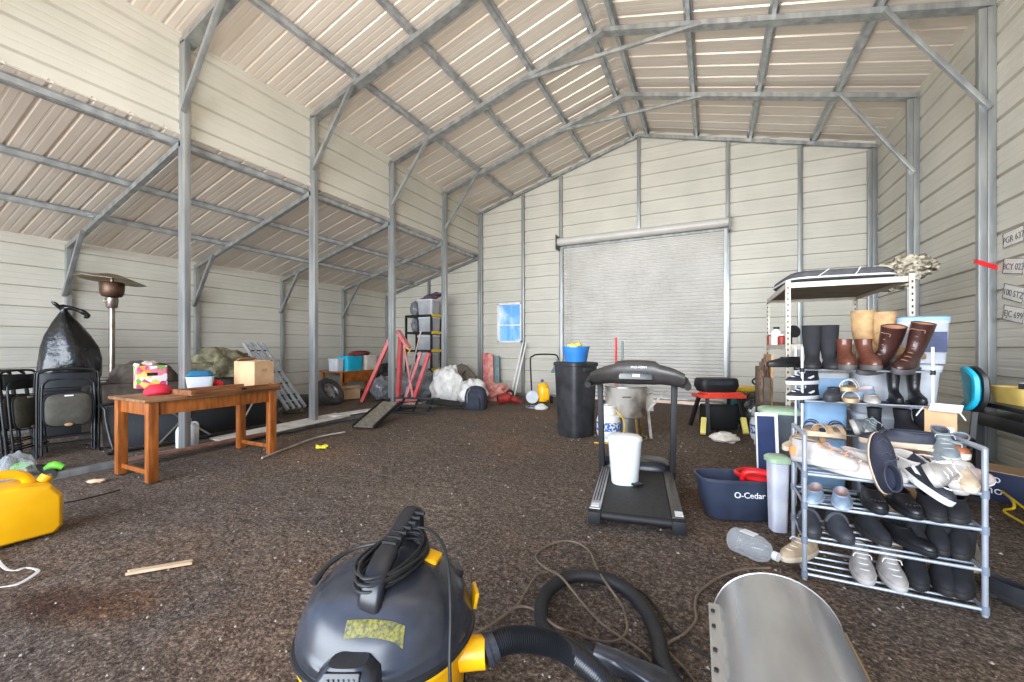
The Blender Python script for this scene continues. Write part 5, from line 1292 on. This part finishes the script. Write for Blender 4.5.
# ================================================================= SHOE RACKS AND SHOES
m_rack = mat('rack_tube', (172, 178, 186), (154, 160, 168), rough=.35, metal=.35)
m_joint = mat('rack_joint', (120, 128, 140), rough=.5)
FX, FY = .434, 2.545; FT = (.03, .205, .385, .545)
t = thing('shoe_rack', 'grey metal shoe rack with four tiers at the front right', 'shoe rack', (FX, FY, 0), 0)
RW, RD = .66, .31
for x in (0, RW):
    for y in (0, RD):
        MB().tube([(x, y, 0), (x, y, .745)], .0110, n=12).build('post', m_rack, t)
        for z in FT: MB().cyl((x, y, z-.018), (x, y, z+.018), .0150, n=12).build('joint', m_joint, t)
for z in FT:
    tr = MB().tube([(0, 0, z), (RW, 0, z)], .008, n=8).build('front_rail', m_rack, t)
    MB().tube([(0, RD, z), (RW, RD, z)], .008, n=8).build('back_rail', m_rack, t)
    for k in (1, 2, 3): MB().tube([(0, RD*k/4, z-.006), (RW, RD*k/4, z-.006)], .006, n=8).build('tier_rod', m_rack, tr)
    for x in (0, RW): MB().tube([(x, 0, z), (x, RD, z)], .008, n=8).build('side_rail', m_rack, tr)
for x in (0, RW): MB().tube([(x, 0, .745), (x, .0, .745), (x, RD, .745)], .012, n=10).build('top_side_rail', m_rack, t)
TX, TY = .578, 3.47; TT = (.16, .38, .60, .82, 1.04)
t = thing('shoe_rack', 'taller white rod shoe rack behind the front rack', 'shoe rack', (TX, TY, 0), 0)
TWd, TD = .68, .24
m_rod = mat('white_rod', (214, 216, 220), (200, 202, 206), rough=.3)
for x in (0, TWd):
    for y in (0, TD):
        MB().tube([(x, y, 0), (x, y, 1.20)], .0085, n=10).build('post', m_rod, t)
        for z in TT: MB().cyl((x, y, z-.016), (x, y, z+.012), .014, n=10).build('joint', m_blackmt, t)
for z in TT:
    tr = MB().tube([(0, 0, z), (TWd, 0, z)], .006, n=8).build('front_rail', m_rack, t)
    MB().tube([(0, TD, z), (TWd, TD, z)], .006, n=8).build('back_rail', m_rack, t)
    MB().box((TWd/2, TD/2, z-.004), (TWd, TD, .004)).build('tier_cloth', m_blackmt, tr)
    for x in (0, TWd): MB().tube([(x, 0, z), (x, TD, z)], .006, n=8).build('side_rail', m_rack, tr)

# ------------------------------------------------------------- shoe generator: heel at the origin, toe towards -y, sole at z = 0
_SH = {}
def shoe_mats(key, up, sole, lace=None, lining=(60, 56, 54), rough=.6):
    return (mat(key+'_upper', up, tuple(int(x*.82) for x in up), rough=rough, scale=14, bump=.12, bscale=40), mat(key+'_sole', sole, rough=.6),
            mat(key+'_lace', lace or up, rough=.8), mat(key+'_lining', lining, rough=.9))
def sring(yb, yf, w, z, q=.85, n=26, heel=.82, tilt=0.0):
    out = []
    for k in range(n):
        a = 2*math.pi*k/n; c, s = math.cos(a), math.sin(a)
        y = (yb+yf)/2+(yf-yb)/2*c
        ww = w*(heel+(1-heel)*(0.5+0.5*min(1, max(-1, (y-.02)/.14*2-1)))) if yf-yb > .16 else w
        x = ww*math.copysign(abs(s)**q, s)
        out.append(Vector((x, -y, z+tilt*(1-c)*.5)))
    return out
KINDS_ = {
 # z, back, front, half width
 'sneaker': [(.022, 0, .282, .049), (.034, -.002, .284, .05), (.048, 0, .272, .047), (.058, .002, .246, .042), (.069, .003, .205, .037), (.082, .005, .168, .034), (.094, .007, .145, .032), (.100, .009, .132, .031)],
 'high':    [(.026, 0, .290, .051), (.045, -.002, .292, .052), (.064, 0, .280, .050), (.082, .003, .235, .045), (.105, .006, .175, .042), (.13, .008, .145, .041), (.16, .006, .135, .042), (.19, .002, .135, .044)],
 'boot':    [(.028, 0, .295, .050), (.045, -.002, .297, .052), (.062, .0, .285, .049), (.080, .004, .235, .044), (.105, .007, .165, .041), (.14, .008, .135, .042), (.20, .0, .135, .048), (.26, -.004, .14, .052), (.30, -.004, .145, .054)],
 'tall':    [(.028, 0, .285, .047), (.045, -.002, .287, .049), (.060, .0, .27, .046), (.080, .004, .22, .042), (.105, .007, .155, .040), (.15, .008, .13, .042), (.24, -.004, .13, .050), (.34, -.008, .135, .055), (.42, -.008, .14, .057)],
 'flat':    [(.008, 0, .262, .042), (.020, -.002, .262, .043), (.032, 0, .250, .041), (.042, .002, .225, .037), (.048, .002, .20, .035)],
 'loafer':  [(.022, 0, .285, .047), (.036, -.002, .286, .048), (.050, 0, .272, .045), (.062, .003, .225, .040), (.074, .005, .18, .036), (.082, .006, .165, .035)],
}
def make_shoe(kind, M_, name, label, cat='shoe', grp=None, laces=4, detail=None, toe=None, scale=1.0):
    key = (kind, M_[0].name, laces, detail, toe)
    if key in _SH: return dup(_SH[key], label, group=grp)
    t = thing(name, label, cat, (0, 0, 0), 0, grp)
    pr = KINDS_[kind]; tilt = -.012 if kind in ('sneaker', 'loafer', 'flat') else 0
    rings = [sring(b_, f_, w_, z_, heel=.80, tilt=0) for z_, b_, f_, w_ in pr[:-1]]
    z_, b_, f_, w_ = pr[-1]
    top = sring(b_, f_, w_, z_, tilt=tilt*-1 if kind == 'sneaker' else 0); rings.append(top)
    upper = MB().loft(rings, cap0=True, cap1=False).build('upper', M_[0], t, smooth=70)
    # inside of the opening
    ins = MB(); dz = .045 if kind in ('sneaker', 'flat', 'loafer') else .12
    if kind == 'flat': dz = .03
    def shr(r_, s_, z): c = sum(r_, Vector())/len(r_); return [Vector((c.x+(p.x-c.x)*s_, c.y+(p.y-c.y)*s_, p.z+z)) for p in r_]
    ins.loft([top, shr(top, .9, -.004), shr(top, .84, -dz*.5), shr(top, .8, -dz)], cap0=False, cap1=True)
    ins.build('lining', M_[3], t, smooth=70)
    MB().tube(shr(top, .97, 0), .0038, n=6, closed=True).build('collar', M_[0], t)
    z0 = pr[0][0]; e = .004
    so = MB()
    def srg(z, ex): return [Vector((p.x*(1+ex/.05), p.y-(ex if p.y < -.14 else -ex), z)) for p in sring(0, pr[0][2], pr[0][3], z)]
    so.loft([srg(.0, -.001), srg(.003, .002), srg(z0-.004, e), srg(z0+.004, e), srg(z0+.007, 0)])
    so.build('sole', M_[1], t, smooth=40)
    if kind in ('boot', 'tall', 'loafer'):
        MB().box((0, -.035, .006), (.078, .068, .014), bev=.003).build('heel', M_[1], t)
    if laces:
        lm = MB()
        for k in range(laces):
            i = 3+(len(pr)-5)*k/max(1, laces-1); i0 = int(min(i, len(pr)-2)); f = i-i0
            z = pr[i0][0]*(1-f)+pr[i0+1][0]*f; y = pr[i0][2]*(1-f)+pr[i0+1][2]*f
            ww = .020
            lm.tube([(-ww, -y+.017, z-.002), (0, -y-.001, z+.005), (ww, -y+.017, z-.002)], .0032, n=6, sm=2)
        yb_ = pr[-2][2]; zz = pr[-2][0]+.004
        lm.tube([(0, -yb_, zz), (.03, -yb_-.008, zz+.004), (.035, -yb_-.02, zz-.012)], .0028, n=5, sm=3)
        lm.tube([(0, -yb_, zz), (-.028, -yb_-.01, zz+.003), (-.038, -yb_-.018, zz-.014)], .0028, n=5, sm=3)
        lm.build('laces', M_[2], t)
    if toe:     # separate toe cap
        MB().loft([sring(.215, pr[1][2]+.001, pr[1][3]*.86, z0+.002), sring(.213, pr[1][2]+.002, pr[1][3]*.87, pr[1][0]), sring(.22, pr[2][2]+.002, pr[2][3]*.78, pr[2][0]), sring(.235, pr[3][2]+.004, pr[3][3]*.5, pr[3][0]-.002)], cap1=True).build('toe_cap', toe, t, smooth=70)
    if detail == 'stripe':
        for s in (-1, 1): MB().box((s*.043, -.12, .052), (.004, .07, .014), rot=(R(18), 0, 0)).build('side_stripe', M_[1], t)
    if detail == 'heel_patch':
        MB().loft([sring(-.003, .05, .034, .03), sring(-.005, .05, .034, .05), sring(.002, .045, .030, .075)]).build('heel_patch', M_[2], t)
    if detail == 'studs':
        for k in range(5): MB().blob((-.024+.012*k, -.235-.012*(1-abs(k-2)/2), .056), (.006, .006, .005), n=6, amp=0).build('stud', M_[1], t)
    if detail == 'strap':
        MB().tube([(-.048, -.12, .05), (-.03, -.13, .09), (0, -.13, .105), (.03, -.13, .09), (.048, -.12, .05)], .008, n=6, sm=3).build('strap', M_[2], t)
    _SH[key] = t
    return t
def make_sandal(M_, name, label, grp=None, straps=2):
    key = ('sandal', M_[0].name, straps)
    if key in _SH: return dup(_SH[key], label, group=grp)
    t = thing(name, label, 'sandal', (0, 0, 0), 0, grp)
    def rg(z, ex): return [Vector((p.x*(1+ex/.05), p.y, z)) for p in sring(0, .27, .046, z)]
    MB().loft([rg(0, 0), rg(.003, .002), rg(.020, .002), rg(.026, -.001)]).build('sole', M_[1], t, smooth=40)
    for y in ((-.19, -.14), (-.08, -.05))[:straps]:
        m = MB()
        m.loft([[Vector((.048*math.cos(a), yy, .02+.055*math.sin(a))) for a in [math.pi*k/12 for k in range(13)]]+[Vector((.044*math.cos(a), yy, .02+.050*math.sin(a))) for a in [math.pi*k/12 for k in range(12, -1, -1)]] for yy in y])
        m.build('strap', M_[0], t, smooth=50)
    _SH[key] = t
    return t
def put(o, x, y, z, yaw=0, rx=0, ry=0, s=1.0):
    o.location = (x, y, z); o.rotation_euler = (R(rx), R(ry), R(yaw)); o.scale = s if isinstance(s, tuple) else (s, s, s); return o
W_ = shoe_mats('white_leather', (196, 189, 181), (206, 200, 194), (236, 232, 228), (180, 170, 162))
PK = shoe_mats('white_pink', (204, 186, 178), (208, 202, 196), (232, 184, 170), (200, 170, 160))
OR = shoe_mats('white_orange', (198, 190, 182), (212, 206, 200), (232, 150, 92), (120, 104, 98))
BK = shoe_mats('black_leather', (32, 31, 34), (26, 26, 28), (30, 30, 32), (26, 26, 28), rough=.35)
BM = shoe_mats('black_suede', (34, 34, 39), (48, 46, 46), (36, 36, 40), (26, 26, 30), rough=.85)
BW = shoe_mats('black_canvas', (40, 42, 50), (232, 232, 232), (228, 228, 228), (40, 40, 46))
NV = shoe_mats('navy_canvas', (44, 47, 62), (214, 190, 164), (60, 64, 80), (40, 44, 60))
GY = shoe_mats('grey_runner', (136, 144, 146), (212, 206, 196), (170, 176, 178), (84, 84, 88))
DG = shoe_mats('charcoal_runner', (70, 72, 78), (58, 58, 62), (80, 82, 88), (50, 50, 54))
TN = shoe_mats('tan_suede', (196, 158, 112), (168, 130, 96), (150, 118, 84), (120, 92, 70), rough=.85)
GD = shoe_mats('gold_runner', (214, 186, 150), (226, 208, 180), (236, 230, 220), (110, 88, 66))
BR = shoe_mats('brown_leather', (104, 60, 46), (96, 92, 90), (88, 56, 44), (150, 104, 84), rough=.28)
CH = shoe_mats('cherry_leather', (66, 38, 34), (92, 90, 92), (150, 112, 84), (170, 118, 90), rough=.3)
SB = shoe_mats('silver_blue', (160, 180, 200), (176, 188, 200), (190, 200, 210), (210, 180, 174), rough=.3)
SD = shoe_mats('tan_sandal', (206, 170, 132), (220, 198, 168))
WD = shoe_mats('white_sandal', (228, 222, 212), (208, 176, 130))
m_brtoe = mat('cognac_leather', (180, 104, 66), (160, 88, 54), rough=.35)
m_gum = mat('gum_sole', (140, 96, 78), rough=.7)
def onF(u, y, tier): return AY(u, 400, y).x, y, (FT[tier] if isinstance(tier, int) else tier)+.010
G1, G2, G3, G4 = 'shoes on the bottom tier of the front rack', 'shoes on the second tier of the front rack', 'shoes on the third tier of the front rack', 'shoes heaped on the top tier of the front rack'
G5, G6, G7 = 'boots on the top tier of the tall rack', 'shoes on the second tier of the tall rack', 'shoes on the lower tiers of the tall rack'
def F_(kind, M_, label, u, y, z, yaw=0, rx=0, ry=0, grp=None, name=None, s=1.0, **kw):
    if kind == 'sandal': o = make_sandal(M_, name or 'sandal', label, grp, **kw)
    else: o = make_shoe(kind, M_, name or {'sneaker': 'sneaker', 'boot': 'ankle_boot', 'high': 'ankle_boot', 'tall': 'tall_boot', 'flat': 'ballet_flat', 'loafer': 'loafer'}[kind], label, cat={'boot': 'boot', 'high': 'boot', 'tall': 'boot'}.get(kind, 'shoe'), grp=grp, **kw)
    return put(o, AY(u, 400, y).x, y, z, yaw, rx, ry, s)
# ---- bottom tier (z .04)
z1 = FT[0]+.010
F_('sneaker', GD, 'gold and cream sneaker at the left end of the bottom tier', 816, 2.82, z1, -42, grp=G1)
F_('sneaker', W_, 'left white sneaker of the pair on the bottom tier', 858, 2.80, z1, -8, grp=G1)
F_('sneaker', W_, 'right white sneaker of the pair on the bottom tier', 883, 2.80, z1, -4, grp=G1)
F_('boot', BM, 'black boot lying beside the white sneakers on the bottom tier', 911, 2.84, z1+.0, -12, grp=G1, laces=0, s=.92)
F_('boot', BM, 'middle black boot on the right half of the bottom tier', 938, 2.84, z1, -14, grp=G1, laces=0, s=.92)
F_('boot', BM, 'black boot at the right end of the bottom tier', 963, 2.82, z1, -24, grp=G1, laces=0, s=.92)
F_('loafer', BM, 'black shoe on the gravel beyond the right rack post', 983, 2.82, .004, 40, grp='black shoes at the rack foot', laces=0)
# ---- second tier
z2 = FT[1]+.010
F_('sneaker', DG, 'leftmost charcoal shoe on the second tier', 806, 2.82, z2, -4, grp=G2, laces=0, detail='strap')
F_('sneaker', DG, 'second charcoal shoe from the left on the second tier', 829, 2.82, z2, 4, grp=G2, laces=0, detail='strap')
F_('high', BM, 'black ankle boot right of the charcoal pair on the second tier', 857, 2.84, z2, 14, grp=G2, laces=0, s=.85)
F_('loafer', BK, 'flat black shoe tucked in the middle of the second tier', 880, 2.82, z2, 26, grp=G2, laces=0)
F_('high', BM, 'low black suede boot right of the middle on the second tier', 908, 2.82, z2, -6, grp=G2, laces=4, s=.8)
F_('high', BM, 'black boot left of the last pair on the second tier', 932, 2.84, z2, -12, grp=G2, laces=0, s=.85)
F_('high', BM, 'black boot at the right end of the second tier', 960, 2.82, z2, -22, grp=G2, laces=0, s=.85)
# ---- third tier
z3 = FT[2]+.010
F_('flat', SB, 'left silvery blue flat on the third tier', 817, 2.78, z3, -16, grp=G3, laces=0)
F_('flat', SB, 'right silvery blue flat on the third tier', 841, 2.76, z3, -12, grp=G3, laces=0)
F_('loafer', BK, 'shiny black loafer under the dangling navy sneaker', 866, 2.80, z3, -4, grp=G3, laces=0, detail='studs')
F_('loafer', BK, 'second shiny black loafer, right of the dangling navy sneaker', 891, 2.80, z3, 2, grp=G3, laces=0, detail='studs')
F_('loafer', BM, 'left black suede slipper on the right of the third tier', 922, 2.80, z3, -8, grp=G3, laces=0)
F_('loafer', BM, 'right black suede slipper at the end of the third tier', 955, 2.80, z3, -20, grp=G3, laces=0)
# ---- heap on the fourth tier
z4 = FT[3]+.012
F_('sneaker', OR, 'white sneaker with orange heel patch at the left end of the heap', 792, 2.70, z4+.02, 52, -4, 0, grp=G4, laces=3, detail='heel_patch', s=1.08)
F_('sneaker', PK, 'pinkish white sneaker at the left of the heap', 815, 2.68, z4+.01, 56, 0, -12, grp=G4, s=1.0)
F_('sneaker', W_, 'white sneaker left of the upright navy sneaker', 840, 2.72, z4, 48, 0, 0, grp=G4, s=1.0)
F_('sandal', SD, 'tan strap sandal on top of the left shoes', 826, 2.88, z4+.105, -56, 10, 10, grp=G4)
F_('sandal', SD, 'second tan strap sandal behind the first', 845, 2.90, z4+.115, -48, -8, -12, grp=G4)
F_('sneaker', NV, 'navy sneaker standing on its heel in front of the heap', 884, 2.50, z4-.05, 186, -74, 0, grp=G4, name='sneaker', laces=3)
F_('sneaker', W_, 'large white sneaker lying right of the upright navy sneaker', 890, 2.68, z4+.04, 48, 12, -28, grp=G4, s=1.0)
F_('sneaker', BW, 'black canvas sneaker with white edge hanging over the front rail', 899, 2.66, z4+.035, 24, 18, 20, grp=G4, detail='stripe')
F_('sneaker', PK, 'pink and white sneaker left of the printed white sneaker', 908, 2.72, z4+.05, 60, 10, -60, grp=G4)
F_('sneaker', W_, 'white sneaker with small dark print in the middle of the heap', 926, 2.66, z4+.04, -24, -8, 62, grp=G4, detail='stripe', laces=3)
F_('loafer', NV, 'navy shoe with a tan sole lying across the heap top', 936, 2.70, z4+.135, -104, 0, 0, grp=G4, laces=3)
F_('loafer', shoe_mats('cognac', (180, 104, 66), (232, 222, 210), None, (90, 60, 44), rough=.4), 'cognac brown shoe toe with thick pale sole in the middle of the heap', 915, 2.86, z4+.115, 24, 0, 0, grp=G4, laces=0, s=(1.1, .9, 1))
F_('sneaker', GY, 'left grey green sneaker with pale sole at the heap top', 936, 2.86, z4+.13, -10, 6, 0, grp=G4)
F_('sneaker', GY, 'right grey green sneaker tilted at the heap top', 958, 2.82, z4+.11, -34, 8, 14, grp=G4)
F_('sneaker', W_, 'white sneaker lying sole up at the right end of the heap', 968, 2.72, z4+.075, -40, 10, 150, grp=G4, s=.95)
F_('sneaker', shoe_mats('beige_knit', (216, 192, 162), (222, 204, 180), None, (150, 120, 96)), 'beige shoe at the right end of the heap', 950, 2.72, z4+.03, -6, 6, 0, grp=G4, laces=0, s=.9)
F_('sandal', WD, 'pale cork sandal lowest at the right end of the top tier', 979, 2.70, z4, -74, 0, 0, grp=G4)
# ---- tall rack
def T_(*a, **k): return F_(*a, **k)
y0 = TY+.20
zt = TT[4]+.010
T_('tall', BM, 'leftmost tall black boot on the tall rack top', 812, TY+.17, zt-.0, -10, grp=G5, laces=0, s=(1.1, .85, .72))
T_('tall', BM, 'second tall black boot from the left on the tall rack', 827, TY+.17, zt, -2, grp=G5, laces=0, s=(1.05, .85, .72))
T_('high', BR, 'left brown ankle boot standing toe forward on the tall rack', 842, TY+.16, zt, -6, grp=G5, laces=0, s=1.06)
T_('high', BR, 'right brown ankle boot standing toe forward on the tall rack', 859, TY+.16, zt, 2, grp=G5, laces=0, s=1.06)
T_('tall', TN, 'left tan suede boot behind the brown ankle boots', 853, 3.93, 1.117, 50, 0, 0, grp=G5, laces=0, s=(1.1, 1.0, .84))
T_('tall', TN, 'right tan suede boot leaning behind the brown ankle boots', 872, 3.90, 1.117, 60, 0, 0, grp=G5, laces=0, s=(1.1, 1.0, .80))
T_('boot', CH, 'left laced cherry brown boot at the right of the rack top', 890, TY+.22, zt+.01, -42, 8, 16, grp=G5, laces=7, s=(1.1, 1.15, 1.0))
T_('boot', CH, 'right laced cherry brown boot at the end of the rack top', 913, TY+.20, zt+.01, -30, 6, 14, grp=G5, laces=7, s=(1.1, 1.15, 1.04))
T_('loafer', BK, 'dark shoe leaning left of the tall black boots', 800, TY+.22, zt+.0, -60, 0, 0, grp=G5, laces=0, s=.9)
zt = TT[3]+.008
T_('sneaker', BW, 'upper black and white sneaker stacked at the left of the second tier', 818, TY+.14, zt+.105, -52, grp=G6, detail='stripe', s=.95)
T_('sneaker', BW, 'lower black and white sneaker at the left of the second tier', 818, TY+.14, zt, -50, grp=G6, detail='stripe', s=.95)
T_('loafer', DG, 'charcoal slip on shoe right of the black and white sneakers', 836, TY+.2, zt, -20, grp=G6, laces=0)
T_('sandal', WD, 'lower white and cork sandal in the middle of the second tier', 852, TY+.2, zt, -16, grp=G6)
T_('sandal', WD, 'upper white and cork sandal in the middle of the second tier', 852, TY+.2, zt+.075, -20, grp=G6)
T_('loafer', SB, 'silvery pointed shoe lying on the second tier of the tall rack', 874, TY+.2, zt+.03, -66, 14, 20, grp=G6, laces=0, s=.9)
T_('flat', W_, 'white shoe under the silvery pointed shoe', 868, TY+.2, zt, -8, grp=G6, laces=0)
T_('boot', BK, 'left shiny black boot standing at the right of the second tier', 891, TY+.22, zt, -4, grp=G6, laces=0, s=.66)
T_('boot', BK, 'right shiny black boot standing at the end of the second tier', 910, TY+.22, zt, 2, grp=G6, laces=0, s=.66)
zt = TT[2]+.008
T_('sandal', shoe_mats('black_pearl', (52, 50, 52), (196, 170, 146)), 'left black strap sandal on the third tier of the tall rack', 812, TY+.15, zt, -12, grp=G7)
T_('sandal', shoe_mats('black_pearl', (52, 50, 52), (196, 170, 146)), 'right black strap sandal on the third tier of the tall rack', 835, TY+.15, zt, -8, grp=G7)
T_('sneaker', GY, 'grey runner standing on its side on the third tier', 850, TY+.16, zt+.045, -10, 0, 72, grp=G7)
T_('sneaker', GY, 'second grey runner beside the black boots on the third tier', 862, TY+.18, zt+.02, -10, 0, 40, grp=G7)
T_('high', BM, 'black ankle boot left of centre on the third tier of the tall rack', 874, TY+.2, zt, -14, grp=G7, laces=0, s=.9)
T_('high', BM, 'black ankle boot right of centre on the third tier of the tall rack', 896, TY+.2, zt, 10, grp=G7, laces=0, s=.9)
T_('high', BM, 'black ankle boot at the right end of the third tier', 916, TY+.2, zt, 4, grp=G7, laces=0, s=.9)
# ================================================================= finish: lettering becomes real mesh
dg = bpy.context.evaluated_depsgraph_get()
for o in [x for x in COL.objects if x.type == 'FONT']:
    me = bpy.data.meshes.new_from_object(o.evaluated_get(dg), depsgraph=dg)
    n = bpy.data.objects.new(o.name, me); COL.objects.link(n)
    n.parent = o.parent; n.location = o.location; n.rotation_euler = o.rotation_euler
    nm = o.name; bpy.data.objects.remove(o); n.name = nm
